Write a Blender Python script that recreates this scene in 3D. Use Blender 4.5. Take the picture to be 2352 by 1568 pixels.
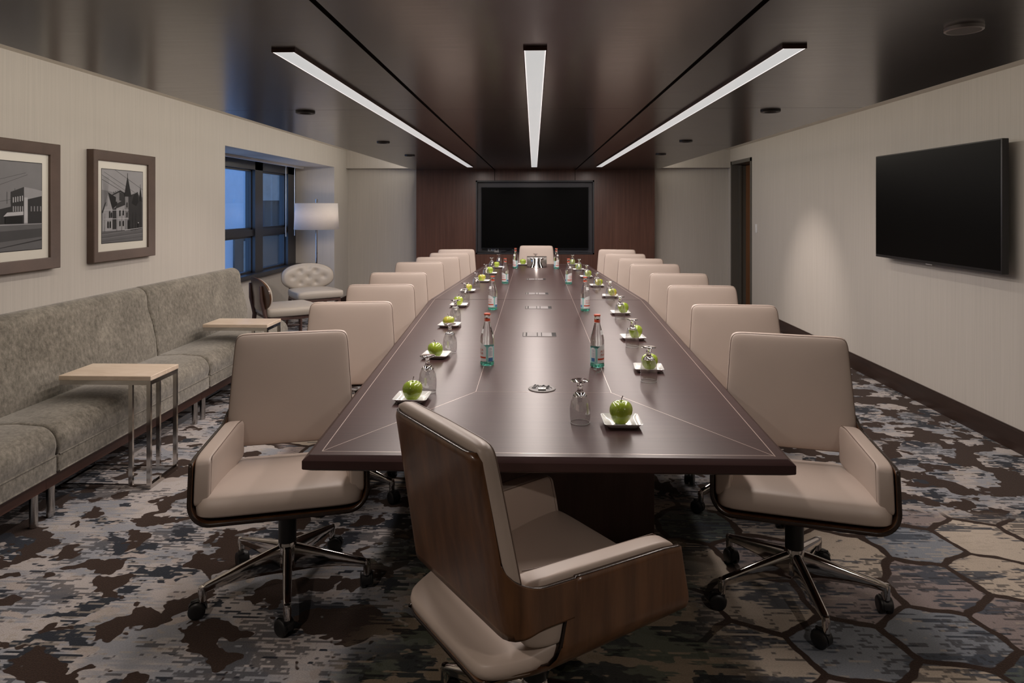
import bpy, bmesh, math, random
from mathutils import Vector, Matrix
PI = math.pi
R = math.radians
random.seed(7)
scene = bpy.context.scene
for o in list(bpy.data.objects):
    bpy.data.objects.remove(o)
col = scene.collection

# ------------------------------------------------------------------ camera, world, exposure
FPX, HORIZON = 1568.0, 474.0
cam_d = bpy.data.cameras.new('camera')
cam = bpy.data.objects.new('camera', cam_d)
col.objects.link(cam)
cam.location = (0, 0, 1.5)
cam.rotation_euler = (R(90), 0, math.atan(50.4 / FPX))
cam_d.sensor_width = 36
cam_d.lens = 36 * FPX / 2352
cam_d.shift_y = -(784 - HORIZON) / 2352
cam_d.clip_start = 0.05
scene.camera = cam

w = bpy.data.worlds.new('world')
scene.world = w
w.use_nodes = True
w.node_tree.nodes['Background'].inputs[0].default_value = (0.22, 0.35, 0.58, 1)
w.node_tree.nodes['Background'].inputs[1].default_value = 4.0

scene.view_settings.view_transform = 'Standard'
scene.view_settings.look = 'None'
scene.view_settings.gamma = 1
scene.view_settings.use_curve_mapping = False
scene.view_settings.exposure = 0.0
scene.cycles.max_bounces = 10
scene.cycles.caustics_reflective = False
scene.cycles.caustics_refractive = True
scene.cycles.transparent_max_bounces = 20


def area(name, loc, rot, sx, sy, power, colr, spread=180):
    d = bpy.data.lights.new(name, 'AREA')
    d.shape = 'RECTANGLE'
    d.size, d.size_y = sx, sy
    d.energy = power
    d.color = colr
    d.spread = R(spread)
    o = bpy.data.objects.new(name, d)
    o.location = loc
    o.rotation_euler = rot
    col.objects.link(o)
    return o


STRIPS = [(-0.884, 'left'), (0.004, 'middle'), (0.897, 'right')]
SY0, SY1 = 2.383, 9.45
for x, _ in STRIPS:
    for k in range(6):                     # added lamps light each fixture, split end to end against noise
        sl = (SY1 - SY0 - 0.04) / 6
        area('strip_glow', (x, SY0 + 0.02 + sl * (k + 0.5), 2.036), (0, 0, 0), 0.07, sl, 10, (1.0, 0.885, 0.82))
# cove strips lying on top of the wood ceiling, shining out at the walls
for k in range(6):
    yk = -1.1 + 1.9 * (k + 0.5)
    area('cove_glow', (-1.80, yk, 2.20), (0, R(90), 0), 0.05, 1.9, 44 / 6, (1.0, 0.91, 0.79))
    area('cove_glow', (1.82, yk, 2.20), (0, R(-90), 0), 0.05, 1.9, 26 / 6, (1.0, 0.91, 0.79))


def spot(name, loc, target, power, colr, deg, blend):
    d = bpy.data.lights.new(name, 'SPOT')
    d.energy = power
    d.color = colr
    d.spot_size = R(deg)
    d.spot_blend = blend
    d.shadow_soft_size = 0.03
    o = bpy.data.objects.new(name, d)
    o.location = loc
    v = Vector(target) - Vector(loc)
    o.rotation_euler = v.to_track_quat('-Z', 'Y').to_euler()
    col.objects.link(o)


WARM = (1.0, 0.86, 0.76)


# ------------------------------------------------------------------ helpers
class MB:
    def __init__(s):
        s.v, s.f, s.m = [], [], []

    def add(s, vs, fs, mi=0):
        n = len(s.v)
        s.v += [tuple(v) for v in vs]
        s.f += [tuple(i + n for i in f) for f in fs]
        s.m += [mi] * len(fs)
        return s

    def box(s, x0, x1, y0, y1, z0, z1, mi=0):
        vs = [(x, y, z) for x in (x0, x1) for y in (y0, y1) for z in (z0, z1)]
        return s.add(vs, [(0, 1, 3, 2), (4, 6, 7, 5), (0, 4, 5, 1), (2, 3, 7, 6), (0, 2, 6, 4), (1, 5, 7, 3)], mi)

    def bbox(s, x0, x1, y0, y1, z0, z1, b=0.004, seg=2, mi=0):
        bm = bmesh.new()
        bmesh.ops.create_cube(bm, size=1)
        for v in bm.verts:
            v.co = ((x0 + x1) / 2 + v.co.x * (x1 - x0), (y0 + y1) / 2 + v.co.y * (y1 - y0), (z0 + z1) / 2 + v.co.z * (z1 - z0))
        bmesh.ops.bevel(bm, geom=bm.edges[:], offset=b, segments=seg, affect='EDGES', profile=0.5)
        bm.verts.index_update()
        s.add([v.co[:] for v in bm.verts], [[v.index for v in f.verts] for f in bm.faces], mi)
        bm.free()
        return s

    def grid(s, rows, close_u=False, caps=False, mi=0):
        """rows: list of equal-length point rings"""
        n = len(rows[0])
        vs = [p for r in rows for p in r]
        fs = []
        for j in range(len(rows) - 1):
            for i in range(n if close_u else n - 1):
                a, b = j * n + i, j * n + (i + 1) % n
                fs.append((a, b, b + n, a + n))
        if caps:
            fs.append(tuple(range(n - 1, -1, -1)))
            fs.append(tuple((len(rows) - 1) * n + i for i in range(n)))
        return s.add(vs, fs, mi)

    def lathe(s, prof, n=32, c=(0, 0, 0), mi=0):
        """prof: (r, z) list; r==0 ends are closed to tiny rings"""
        rows = [[(c[0] + max(r, 1e-5) * math.cos(2 * PI * i / n), c[1] + max(r, 1e-5) * math.sin(2 * PI * i / n), c[2] + z) for i in range(n)] for r, z in prof]
        return s.grid(rows, True, False, mi)

    def cyl(s, x, y, z0, z1, r, n=24, mi=0, r1=None):
        return s.lathe([(0, z0), (r, z0), (r if r1 is None else r1, z1), (0, z1)], n, (x, y, 0), mi)

    def tube(s, pts, r, n=8, mi=0, closed=False):
        pts = [Vector(p) for p in pts]
        rows = []
        m = len(pts)
        up = None
        for i, p in enumerate(pts):
            if closed:
                t = (pts[(i + 1) % m] - pts[i - 1]).normalized()
            else:
                t = (pts[min(i + 1, m - 1)] - pts[max(i - 1, 0)]).normalized()
            if up is None:
                up = Vector((0, 0, 1)) if abs(t.z) < 0.9 else Vector((1, 0, 0))
            a = t.cross(up).normalized()
            up = a.cross(t).normalized()
            rr = r[i] if isinstance(r, (list, tuple)) else r
            rows.append([tuple(p + a * rr * math.cos(2 * PI * k / n) + up * rr * math.sin(2 * PI * k / n)) for k in range(n)])
        if closed:
            rows.append(rows[0])
        return s.grid(rows, True, not closed, mi)

    def superq(s, a, b, h, e1, e2, nu=40, nv=20, fn=None, mi=0):
        def sp(v, e):
            return math.copysign(abs(v) ** e, v)
        rows = []
        for j in range(nv + 1):
            t = -1 + 2 * j / nv
            eta = math.copysign(abs(t) ** 0.8, t) * PI / 2 * 0.9999
            rows.append([])
            for i in range(nu):
                om = 2 * PI * i / nu
                x = a * sp(math.cos(eta), e1) * sp(math.cos(om), e2)
                y = b * sp(math.cos(eta), e1) * sp(math.sin(om), e2)
                z = h * sp(math.sin(eta), e1)
                rows[-1].append(fn(x, y, z) if fn else (x, y, z))
        return s.grid(rows, True, True, mi)

    def xform(s, M):
        s.v = [tuple(M @ Vector(v)) for v in s.v]
        return s

    def build(s, name, mats, parent=None, smooth=35):
        me = bpy.data.meshes.new(name)
        me.from_pydata(s.v, [], s.f)
        if not isinstance(mats, (list, tuple)):
            mats = [mats]
        for m in mats:
            me.materials.append(m)
        if len(mats) > 1:
            for p, i in zip(me.polygons, s.m):
                p.material_index = i
        bm = bmesh.new()
        bm.from_mesh(me)
        bmesh.ops.recalc_face_normals(bm, faces=bm.faces[:])
        bm.to_mesh(me)
        bm.free()
        if smooth:
            me.shade_smooth()
            me.set_sharp_from_angle(angle=R(smooth))
        o = bpy.data.objects.new(name, me)
        col.objects.link(o)
        if parent:
            o.parent = parent
        return o


def tag(o, label=None, cat=None, group=None, kind=None):
    for k, v in (('label', label), ('category', cat), ('group', group), ('kind', kind)):
        if v:
            o[k] = v
    return o


def empty(name, loc, rz=0.0):
    o = bpy.data.objects.new(name, None)
    o.empty_display_size = 0.1
    o.location = loc
    o.rotation_euler = (0, 0, rz)
    col.objects.link(o)
    return o


KIDS = {}


def copy_tree(o, parent=None):
    c = o.copy()
    col.objects.link(c)
    if parent:
        c.parent = parent
    for ch in list(o.children):
        copy_tree(ch, c)
    return c


def struct(o):
    return tag(o, kind='structure')


def smooth(a, b, t):
    t = max(0, min(1, (t - a) / (b - a)))
    return t * t * (3 - 2 * t)


# ------------------------------------------------------------------ materials
class NT:
    def __init__(s, name):
        s.mat = bpy.data.materials.new(name)
        s.mat.use_nodes = True
        s.t = s.mat.node_tree
        s.b = s.t.nodes['Principled BSDF']

    def new(s, t):
        return s.t.nodes.new(t)

    def put(s, sock, v):
        if isinstance(v, bpy.types.NodeSocket):
            s.t.links.new(v, sock)
        elif v is not None:
            sock.default_value = v

    def m(s, op, a, b=None, c=None, clamp=False):
        n = s.new('ShaderNodeMath')
        n.operation = op
        n.use_clamp = clamp
        for i, v in enumerate((a, b, c)):
            if v is not None:
                s.put(n.inputs[i], v)
        return n.outputs[0]

    def vm(s, op, a, b=None):
        n = s.new('ShaderNodeVectorMath')
        n.operation = op
        s.put(n.inputs[0], a)
        if b is not None:
            s.put(n.inputs[1], b)
        return n.outputs['Value'] if op in ('DOT_PRODUCT', 'LENGTH', 'DISTANCE') else n.outputs[0]

    def coord(s, kind='Object'):
        return s.new('ShaderNodeTexCoord').outputs[kind]

    def scale(s, vec, sc, loc=(0, 0, 0)):
        n = s.new('ShaderNodeMapping')
        s.put(n.inputs['Vector'], vec)
        n.inputs['Scale'].default_value = sc
        n.inputs['Location'].default_value = loc
        return n.outputs[0]

    def noise(s, vec, sc=1.0, detail=2.0, rough=0.5, dist=0.0, outp=0):
        n = s.new('ShaderNodeTexNoise')
        s.put(n.inputs['Vector'], vec)
        n.inputs['Scale'].default_value = sc
        n.inputs['Detail'].default_value = detail
        n.inputs['Roughness'].default_value = rough
        n.inputs['Distortion'].default_value = dist
        return n.outputs[outp]

    def step(s, v, e0, e1):
        n = s.new('ShaderNodeMapRange')
        n.interpolation_type = 'SMOOTHSTEP'
        s.put(n.inputs['Value'], v)
        n.inputs['From Min'].default_value = e0
        n.inputs['From Max'].default_value = e1
        return n.outputs[0]

    def mix(s, f, a, b):
        n = s.new('ShaderNodeMix')
        n.data_type = 'RGBA'
        s.put(n.inputs['Factor'], f)
        for i, v in ((6, a), (7, b)):
            s.put(n.inputs[i], v if isinstance(v, bpy.types.NodeSocket) else (*v[:3], 1))
        return n.outputs[2]

    def ramp(s, f, stops, const=False):
        n = s.new('ShaderNodeValToRGB')
        cr = n.color_ramp
        if const:
            cr.interpolation = 'CONSTANT'
        cr.elements[0].position, cr.elements[0].color = stops[0][0], (*stops[0][1], 1)
        cr.elements[1].position, cr.elements[1].color = stops[1][0], (*stops[1][1], 1)
        for p, c in stops[2:]:
            e = cr.elements.new(p)
            e.color = (*c, 1)
        s.put(n.inputs[0], f)
        return n.outputs[0]

    def bump(s, h, strength=0.2, dist=0.002):
        n = s.new('ShaderNodeBump')
        n.inputs['Strength'].default_value = strength
        n.inputs['Distance'].default_value = dist
        s.put(n.inputs['Height'], h)
        s.t.links.new(n.outputs[0], s.b.inputs['Normal'])

    def set(s, **k):
        for a, v in k.items():
            nm = {'color': 'Base Color', 'rough': 'Roughness', 'metal': 'Metallic', 'spec': 'Specular IOR Level', 'coat': 'Coat Weight',
                  'coatr': 'Coat Roughness', 'trans': 'Transmission Weight', 'ior': 'IOR', 'emis': 'Emission Color', 'emit': 'Emission Strength',
                  'sheen': 'Sheen Weight', 'alpha': 'Alpha'}[a]
            s.put(s.b.inputs[nm], (*v, 1) if isinstance(v, tuple) else v)
        return s


def plain(name, c, rough=0.5, var=0.06, **k):
    n = NT(name)
    f = n.noise(n.coord(), 9.0, 3)
    lo = tuple(x * (1 - var) for x in c)
    hi = tuple(min(1, x * (1 + var)) for x in c)
    n.set(color=n.mix(f, lo, hi), rough=rough, **k)
    return n.mat


def wood(name, c0, c1, rough, sc, coat=0.0, coatr=0.1, spec=0.5, bump=0.05, detail=5):
    n = NT(name)
    p = n.scale(n.coord(), sc)
    f = n.noise(p, 1.0, detail, 0.62, 0.3)
    big = n.noise(n.coord(), 1.7, 2)
    f2 = n.m('ADD', n.m('MULTIPLY', f, 0.75), n.m('MULTIPLY', big, 0.25))
    n.set(color=n.ramp(f2, [(0.32, c0), (0.68, c1)]), rough=n.m('ADD', rough - 0.05, n.m('MULTIPLY', f, 0.1)) if bump else rough, coat=coat, coatr=coatr, spec=spec)
    if bump:
        n.bump(f, bump, 0.0006)
    return n.mat


M = {}


def wallpaper(name, c):
    n = NT(name)
    p = n.coord()
    f = n.noise(n.scale(p, (140, 140, 1.6)), 1, 3, 0.6)
    g = n.noise(n.scale(p, (30, 30, 0.5)), 1, 2)
    v = n.m('ADD', n.m('MULTIPLY', f, 0.88), n.m('MULTIPLY', g, 0.12))
    n.set(color=n.ramp(v, [(0.3, tuple(x * 0.93 for x in c)), (0.7, tuple(min(1, x * 1.06) for x in c))]), rough=0.62, spec=0.3)
    n.bump(f, 0.12, 0.001)
    return n.mat


M['paper'] = wallpaper('wallpaper', (0.47, 0.44, 0.405))
M['plaster'] = plain('plaster', (0.62, 0.58, 0.52), 0.9, 0.02)
M['ceiling_wood'] = wood('ceiling_wood', (0.018, 0.012, 0.0105), (0.036, 0.024, 0.020), 0.24, (5, 70, 5), 0.3, 0.16)
M['wall_wood'] = wood('wall_wood', (0.066, 0.026, 0.018), (0.128, 0.054, 0.036), 0.34, (30, 30, 1.2), 0.2, 0.2)
M['table_wood'] = wood('table_wood', (0.040, 0.021, 0.0205), (0.057, 0.0305, 0.029), 0.33, (1.3, 70, 3), 0.0, 0.14, 0.22, 0, 2)
M['base_wood'] = wood('pedestal_wood', (0.085, 0.046, 0.039), (0.130, 0.074, 0.063), 0.45, (30, 30, 2))
M['chair_wood'] = wood('walnut_ply', (0.056, 0.023, 0.010), (0.160, 0.072, 0.031), 0.30, (26, 26, 2.2), 0.25, 0.12)
M['ply_edge'] = plain('dark_ply_edge', (0.022, 0.012, 0.008), 0.25, 0.1)
M['rail_wood'] = wood('rail_wood', (0.040, 0.014, 0.009), (0.070, 0.027, 0.017), 0.4, (2, 5, 40))
M['frame_wood'] = wood('picture_frame_wood', (0.060, 0.036, 0.026), (0.092, 0.056, 0.042), 0.5, (8, 8, 8))
M['baseboard'] = wood('baseboard_wood', (0.020, 0.011, 0.008), (0.036, 0.019, 0.014), 0.4, (3, 3, 30))
M['door_wood'] = wood('door_wood', (0.13, 0.055, 0.022), (0.20, 0.088, 0.038), 0.4, (30, 30, 1.5))
M['door_frame'] = plain('door_frame_bronze', (0.085, 0.080, 0.070), 0.45, 0.05)
M['groove'] = plain('groove_black', (0.006, 0.005, 0.005), 0.7)
M['dark_metal'] = plain('dark_bronze_metal', (0.022, 0.021, 0.022), 0.42, 0.05, metal=0.3)
M['window_metal'] = plain('window_frame_metal', (0.016, 0.017, 0.022), 0.38, 0.05)
M['black'] = plain('black_plastic', (0.010, 0.010, 0.011), 0.42)
M['chrome'] = plain('polished_chrome', (0.62, 0.59, 0.57), 0.09, 0.01, metal=1.0)
M['steel'] = plain('brushed_steel', (0.50, 0.48, 0.46), 0.26, 0.03, metal=1.0)
M['nickel'] = plain('dark_nickel', (0.56, 0.53, 0.50), 0.13, 0.02, metal=1.0)
M['bronze'] = plain('grommet_bronze', (0.10, 0.09, 0.085), 0.45, 0.03, metal=0.4)
M['alu'] = plain('aluminium', (0.36, 0.34, 0.34), 0.42, 0.03, metal=0.6)
M['hatch_lid'] = plain('anodised_lid', (0.17, 0.155, 0.155), 0.5, 0.03, spec=0.25)
M['hatch_dark'] = plain('hatch_shadow_black', (0.008, 0.007, 0.007), 0.6, 0.03, spec=0.1)
M['inlay'] = plain('metal_inlay', (0.62, 0.52, 0.47), 0.3, 0.03, metal=0.7)
M['white'] = plain('white_porcelain', (0.72, 0.72, 0.72), 0.14, 0.01)
M['plastic_white'] = plain('white_plastic', (0.66, 0.66, 0.66), 0.4, 0.01)
M['slate'] = plain('niche_slate', (0.050, 0.050, 0.062), 0.42, 0.05)
M['screen'] = plain('black_screen', (0.0022, 0.0022, 0.0022), 0.35, 0.01, spec=0.04)
M['mat_board'] = plain('mat_board', (0.62, 0.60, 0.54), 0.28, 0.02)
M['stem'] = plain('apple_stem', (0.05, 0.03, 0.015), 0.7)
M['travertine'] = None


def leather(name, c, rough=0.42):
    n = NT(name)
    p = n.coord()
    f = n.noise(p, 5.0, 2)
    g = n.noise(p, 420.0, 2)
    n.set(color=n.mix(f, tuple(x * 0.93 for x in c), tuple(x * 1.05 for x in c)), rough=rough, spec=0.42)
    n.bump(g, 0.06, 0.0006)
    return n.mat


M['leather'] = leather('tan_leather', (0.46, 0.380, 0.330))
M['leather_seam'] = leather('leather_seam', (0.15, 0.105, 0.085))
M['vinyl'] = leather('pale_vinyl', (0.43, 0.385, 0.335), 0.36)

n = NT('taupe_velvet')
p = n.coord()
f1 = n.noise(n.scale(p, (1, 1, 0.75)), 46, 7, 0.78, 0.0)
f2 = n.noise(p, 5, 3, 0.6)
v = n.m('ADD', n.m('MULTIPLY', f1, 0.7), n.m('MULTIPLY', f2, 0.3))
n.set(color=n.ramp(v, [(0.36, (0.070, 0.062, 0.049)), (0.50, (0.165, 0.150, 0.124)), (0.66, (0.29, 0.265, 0.222))]), rough=0.85, spec=0.15, sheen=0.35)
n.bump(n.noise(p, 300, 2), 0.2, 0.001)
M['velvet'] = n.mat

n = NT('travertine')
p = n.scale(n.coord(), (3, 9, 9))
f = n.noise(p, 1.2, 4, 0.6, 0.8)
n.set(color=n.ramp(f, [(0.3, (0.56, 0.44, 0.33)), (0.5, (0.66, 0.54, 0.43)), (0.7, (0.74, 0.63, 0.52))]), rough=0.28)
M['travertine'] = n.mat

n = NT('linen_shade')
f = n.noise(n.scale(n.coord(), (20, 20, 260)), 1, 2)
n.set(color=n.mix(f, (0.70, 0.68, 0.68), (0.86, 0.85, 0.85)), rough=0.8, spec=0.2)
trn = n.new('ShaderNodeBsdfTranslucent')
trn.inputs[0].default_value = (0.85, 0.80, 0.76, 1)
mx = n.new('ShaderNodeMixShader')
mx.inputs[0].default_value = 0.35
n.t.links.new(n.b.outputs[0], mx.inputs[1])
n.t.links.new(trn.outputs[0], mx.inputs[2])
n.t.links.new(mx.outputs[0], n.t.nodes['Material Output'].inputs[0])
M['shade'] = n.mat

n = NT('clear_glass')
n.set(color=(1.0, 1.0, 1.0), rough=0.0, trans=1.0, ior=1.45)
M['glass'] = n.mat
n = NT('thin_clear_glass')
gl = n.new('ShaderNodeBsdfGlossy')
gl.inputs['Roughness'].default_value = 0.01
tr = n.new('ShaderNodeBsdfTransparent')
tr.inputs[0].default_value = (0.985, 0.985, 0.985, 1)
fr = n.new('ShaderNodeFresnel')
geo = n.new('ShaderNodeNewGeometry')
n.put(fr.inputs[0], n.m('ADD', 2.4, n.m('MULTIPLY', geo.outputs['Backfacing'], 1 / 2.4 - 2.4)))
mx = n.new('ShaderNodeMixShader')
n.t.links.new(fr.outputs[0], mx.inputs[0])
n.t.links.new(tr.outputs[0], mx.inputs[1])
n.t.links.new(gl.outputs[0], mx.inputs[2])
n.t.links.new(mx.outputs[0], n.t.nodes['Material Output'].inputs[0])
M['thin_glass'] = n.mat
n = NT('rim_glass')
n.set(color=(0.75, 0.74, 0.74), rough=0.12, trans=0.35, ior=1.5)
M['rim_glass'] = n.mat
n = NT('bottle_glass')
n.set(color=(0.93, 0.985, 0.97), rough=0.0, trans=1.0, ior=1.40)
M['bottle'] = n.mat
n = NT('bottle_foot_glass')
n.set(color=(0.25, 0.80, 0.66), rough=0.03, trans=0.85, ior=1.45)
M['bottle_foot'] = n.mat
n = NT('window_glass')
gl = n.new('ShaderNodeBsdfGlossy')
gl.inputs['Roughness'].default_value = 0.02
tr = n.new('ShaderNodeBsdfTransparent')
tr.inputs[0].default_value = (0.80, 0.90, 1.0, 1)
fr = n.new('ShaderNodeFresnel')
geo = n.new('ShaderNodeNewGeometry')
n.put(fr.inputs[0], n.m('ADD', 1.45, n.m('MULTIPLY', geo.outputs['Backfacing'], 1 / 1.45 - 1.45)))
mx = n.new('ShaderNodeMixShader')
n.t.links.new(fr.outputs[0], mx.inputs[0])
n.t.links.new(tr.outputs[0], mx.inputs[1])
n.t.links.new(gl.outputs[0], mx.inputs[2])
n.t.links.new(mx.outputs[0], n.t.nodes['Material Output'].inputs[0])
M['pane'] = n.mat

n = NT('green_apple')
p = n.coord()
f = n.noise(n.scale(p, (14, 14, 5)), 1, 3)
sp = n.step(n.noise(p, 260, 0), 0.70, 0.76)
base = n.ramp(f, [(0.3, (0.21, 0.31, 0.022)), (0.6, (0.32, 0.42, 0.035)), (0.8, (0.48, 0.47, 0.07))])
n.set(color=n.mix(n.m('MULTIPLY', sp, 0.35), base, (0.62, 0.66, 0.30)), rough=0.2, coat=0.4, coatr=0.06)
M['apple'] = n.mat
n = NT('blushed_apple')
p = n.coord()
f = n.noise(n.scale(p, (14, 14, 5)), 1, 3)
bl = n.step(n.noise(p, 13, 1), 0.46, 0.68)
base = n.ramp(f, [(0.3, (0.26, 0.34, 0.024)), (0.7, (0.44, 0.46, 0.05))])
n.set(color=n.mix(n.m('MULTIPLY', bl, 0.8), base, (0.62, 0.34, 0.09)), rough=0.2, coat=0.4, coatr=0.06)
M['apple_blush'] = n.mat

for k, c in dict(label_white=(0.70, 0.71, 0.72), label_teal=(0.26, 0.55, 0.53), label_red=(0.50, 0.07, 0.03), label_blue=(0.06, 0.17, 0.36), label_grey=(0.30, 0.33, 0.42), cap_red=(0.46, 0.08, 0.04)).items():
    M[k] = plain(k, c, 0.45, 0.03)
for g, vv in dict(g1=0.012, g2=0.03, g3=0.06, g4=0.11, g5=0.18, g6=0.28, g7=0.42).items():
    M[g] = plain('photo_grey_' + g[1:], (vv, vv, vv * 1.06), 0.4, 0.12, spec=0.12)

n = NT('lit_diffuser')
n.set(color=(0.8, 0.8, 0.8), rough=0.5)
f = n.noise(n.scale(n.coord(), (1, 1.5, 1)), 1, 2)
n.put(n.b.inputs['Emission Color'], n.mix(f, (0.44, 0.46, 0.46), (0.50, 0.51, 0.51)))
n.set(emit=1.0)
M['diffuser'] = n.mat
n = NT('lit_edge')
n.set(color=(0.8, 0.8, 0.8), emis=(1.0, 0.93, 0.90), emit=0.95)
M['lit_edge'] = n.mat


def carpet():
    n = NT('patterned_carpet')
    P = n.coord('Object')
    wv = n.new('ShaderNodeTexNoise')
    n.put(wv.inputs['Vector'], P)
    wv.inputs['Scale'].default_value = 3.0
    wv.inputs['Detail'].default_value = 3
    warp = n.vm('SCALE', n.vm('SUBTRACT', wv.outputs['Color'], (0.5, 0.5, 0.5)))
    warp.node.inputs['Scale'].default_value = 0.16
    Q = n.vm('ADD', P, warp)
    s0 = n.new('ShaderNodeSeparateXYZ')
    n.put(s0.inputs[0], P)
    row = n.m('FLOOR', n.m('MULTIPLY', s0.outputs[1], 92.0))
    def rows_noise(fx, k, sd):
        c = n.new('ShaderNodeCombineXYZ')
        n.put(c.inputs[0], n.m('MULTIPLY', s0.outputs[0], fx))
        n.put(c.inputs[1], n.m('MULTIPLY', row, k))
        c.inputs[2].default_value = sd
        return n.noise(c.outputs[0], 1, 2.5, 0.65)
    streak = rows_noise(5.0, 3.71, 0.3)
    streak2 = rows_noise(8.0, 5.13, 9.7)
    yarn = n.noise(n.scale(P, (170, 260, 1)), 1, 1)
    sx = n.m('SUBTRACT', streak, 0.5)
    sx2 = n.m('SUBTRACT', streak2, 0.5)
    # ---- camouflage part
    na = n.noise(n.scale(Q, (0.8, 1.0, 1), (11, 3, 0)), 4.2, 2)
    base = n.mix(n.step(n.m('ADD', na, n.m('MULTIPLY', sx, 0.45)), 0.42, 0.56), (0.44, 0.405, 0.395), (0.28, 0.29, 0.32))
    nb = n.noise(n.scale(Q, (0.9, 1.0, 1), (5, 9, 0)), 4.4, 2.5, 0.55)
    navy = n.step(n.m('ADD', nb, n.m('MULTIPLY', sx2, 0.42)), 0.565, 0.580)
    base = n.mix(navy, base, (0.026, 0.031, 0.042))
    nd = n.noise(n.scale(Q, (0.9, 1.2, 1), (23, 1, 0)), 9.5, 1.5)
    pale = n.step(nd, 0.63, 0.645)
    base = n.mix(pale, base, (0.40, 0.355, 0.335))
    dens = n.m('SUBTRACT', n.noise(n.scale(P, (1.0, 1.5, 1), (9, 4, 0)), 1.8, 2), 0.5)
    lines = n.step(n.m('ADD', rows_noise(13.0, 7.77, 4.4), n.m('MULTIPLY', dens, 0.9)), 0.56, 0.60)
    base = n.mix(n.m('MULTIPLY', lines, 0.72), base, (0.030, 0.031, 0.040))
    lights = n.step(n.m('ADD', rows_noise(11.0, 6.31, 14.4), n.m('MULTIPLY', dens, -0.5)), 0.62, 0.66)
    base = n.mix(n.m('MULTIPLY', lights, 0.6), base, (0.36, 0.32, 0.28))
    nc = n.noise(n.scale(Q, (0.95, 1.0, 1), (2, 31, 0)), 4.8, 3.2, 0.56)
    farr = n.m('MULTIPLY', n.step(s0.outputs[0], 1.0, 1.6), n.step(s0.outputs[1], 3.3, 4.2))
    nc = n.m('ADD', nc, n.m('MULTIPLY', farr, 0.03))
    brown = n.step(n.m('ADD', nc, n.m('MULTIPLY', sx, 0.015)), 0.540, 0.549)
    bcol = n.mix(yarn, (0.020, 0.012, 0.009), (0.060, 0.036, 0.027))
    camo = n.mix(brown, base, bcol)
    # ---- honeycomb part
    S = 2.8
    hq = n.scale(Q, (S, S, 0), (0.35, 0.1, 0))
    hq.node.inputs['Rotation'].default_value = (0, 0, R(-10))
    r = (1.0, 1.7320508, 1.0)
    hh = (0.5, 0.8660254, 0.0)
    a = n.vm('SUBTRACT', n.vm('MODULO', n.vm('ADD', hq, (100.0, 173.20508, 0)), r), hh)
    b = n.vm('SUBTRACT', n.vm('MODULO', n.vm('ADD', n.vm('SUBTRACT', hq, hh), (100.0, 173.20508, 0)), r), hh)
    da, db = n.vm('DOT_PRODUCT', a, a), n.vm('DOT_PRODUCT', b, b)
    sel = n.m('LESS_THAN', da, db)
    mv = n.new('ShaderNodeMix')
    mv.data_type = 'VECTOR'
    n.put(mv.inputs['Factor'], sel)
    n.put(mv.inputs[4], b)
    n.put(mv.inputs[5], a)
    gv = mv.outputs[1]
    ab = n.vm('ABSOLUTE', gv)
    sepx = n.new('ShaderNodeSeparateXYZ')
    n.put(sepx.inputs[0], ab)
    hd = n.m('MAXIMUM', n.vm('DOT_PRODUCT', ab, (0.5, 0.8660254, 0.0)), sepx.outputs[0])
    edge = n.step(n.m('ADD', hd, n.m('MULTIPLY', sx2, 0.02)), 0.452, 0.465)
    idv = n.vm('SUBTRACT', hq, gv)
    wn = n.new('ShaderNodeTexWhiteNoise')
    wn.noise_dimensions = '2D'
    n.put(wn.inputs['Vector'], n.vm('SNAP', n.vm('ADD', idv, (0.05, 0.05, 0)), (0.25, 0.25, 1)))
    cell = n.ramp(wn.outputs[0], [(0.0, (0.48, 0.41, 0.34)), (0.30, (0.52, 0.45, 0.38)), (0.48, (0.27, 0.225, 0.22)), (0.64, (0.22, 0.24, 0.275)), (0.80, (0.38, 0.33, 0.29)), (0.92, (0.10, 0.12, 0.11))], True)
    ne = n.noise(n.scale(P, (0.8, 2.2, 1), (7, 7, 0)), 2.6, 2)
    dk = n.step(n.m('ADD', ne, n.m('MULTIPLY', sx, 0.85)), 0.56, 0.60)
    cell = n.mix(n.m('MULTIPLY', dk, 0.9), cell, n.mix(n.noise(P, 2.2, 1), (0.020, 0.024, 0.034), (0.085, 0.105, 0.14)))
    cell = n.mix(n.m('MULTIPLY', lines, 0.70), cell, (0.035, 0.034, 0.040))
    cell = n.mix(n.m('MULTIPLY', lights, 0.5), cell, (0.42, 0.36, 0.30))
    hexc = n.mix(edge, cell, bcol)
    # ---- where each part lies
    sp = n.new('ShaderNodeSeparateXYZ')
    n.put(sp.inputs[0], P)
    X, Y = sp.outputs[0], sp.outputs[1]
    big = n.m('SUBTRACT', n.noise(P, 1.3, 2), 0.5)
    Xn = n.m('ADD', X, n.m('MULTIPLY', big, 0.9))
    Yn = n.m('ADD', Y, n.m('MULTIPLY', big, 0.9))
    mh = n.m('MULTIPLY', n.step(Xn, 0.30, 0.42), n.step(Yn, 3.55, 3.40))
    far_l = n.m('MULTIPLY', n.m('MULTIPLY', n.step(Xn, -1.7, -1.6), n.step(Xn, -0.5, -0.6)), n.m('MULTIPLY', n.step(Yn, 3.5, 3.6), n.step(Yn, 5.2, 5.1)))
    mh = n.m('MAXIMUM', mh, far_l)
    colr = n.mix(mh, camo, hexc)
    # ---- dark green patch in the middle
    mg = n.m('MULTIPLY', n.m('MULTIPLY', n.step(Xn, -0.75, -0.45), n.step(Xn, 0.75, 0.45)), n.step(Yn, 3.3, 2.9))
    ng = n.noise(n.scale(Q, (0.9, 1.3, 1), (41, 12, 0)), 5.5, 2)
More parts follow.
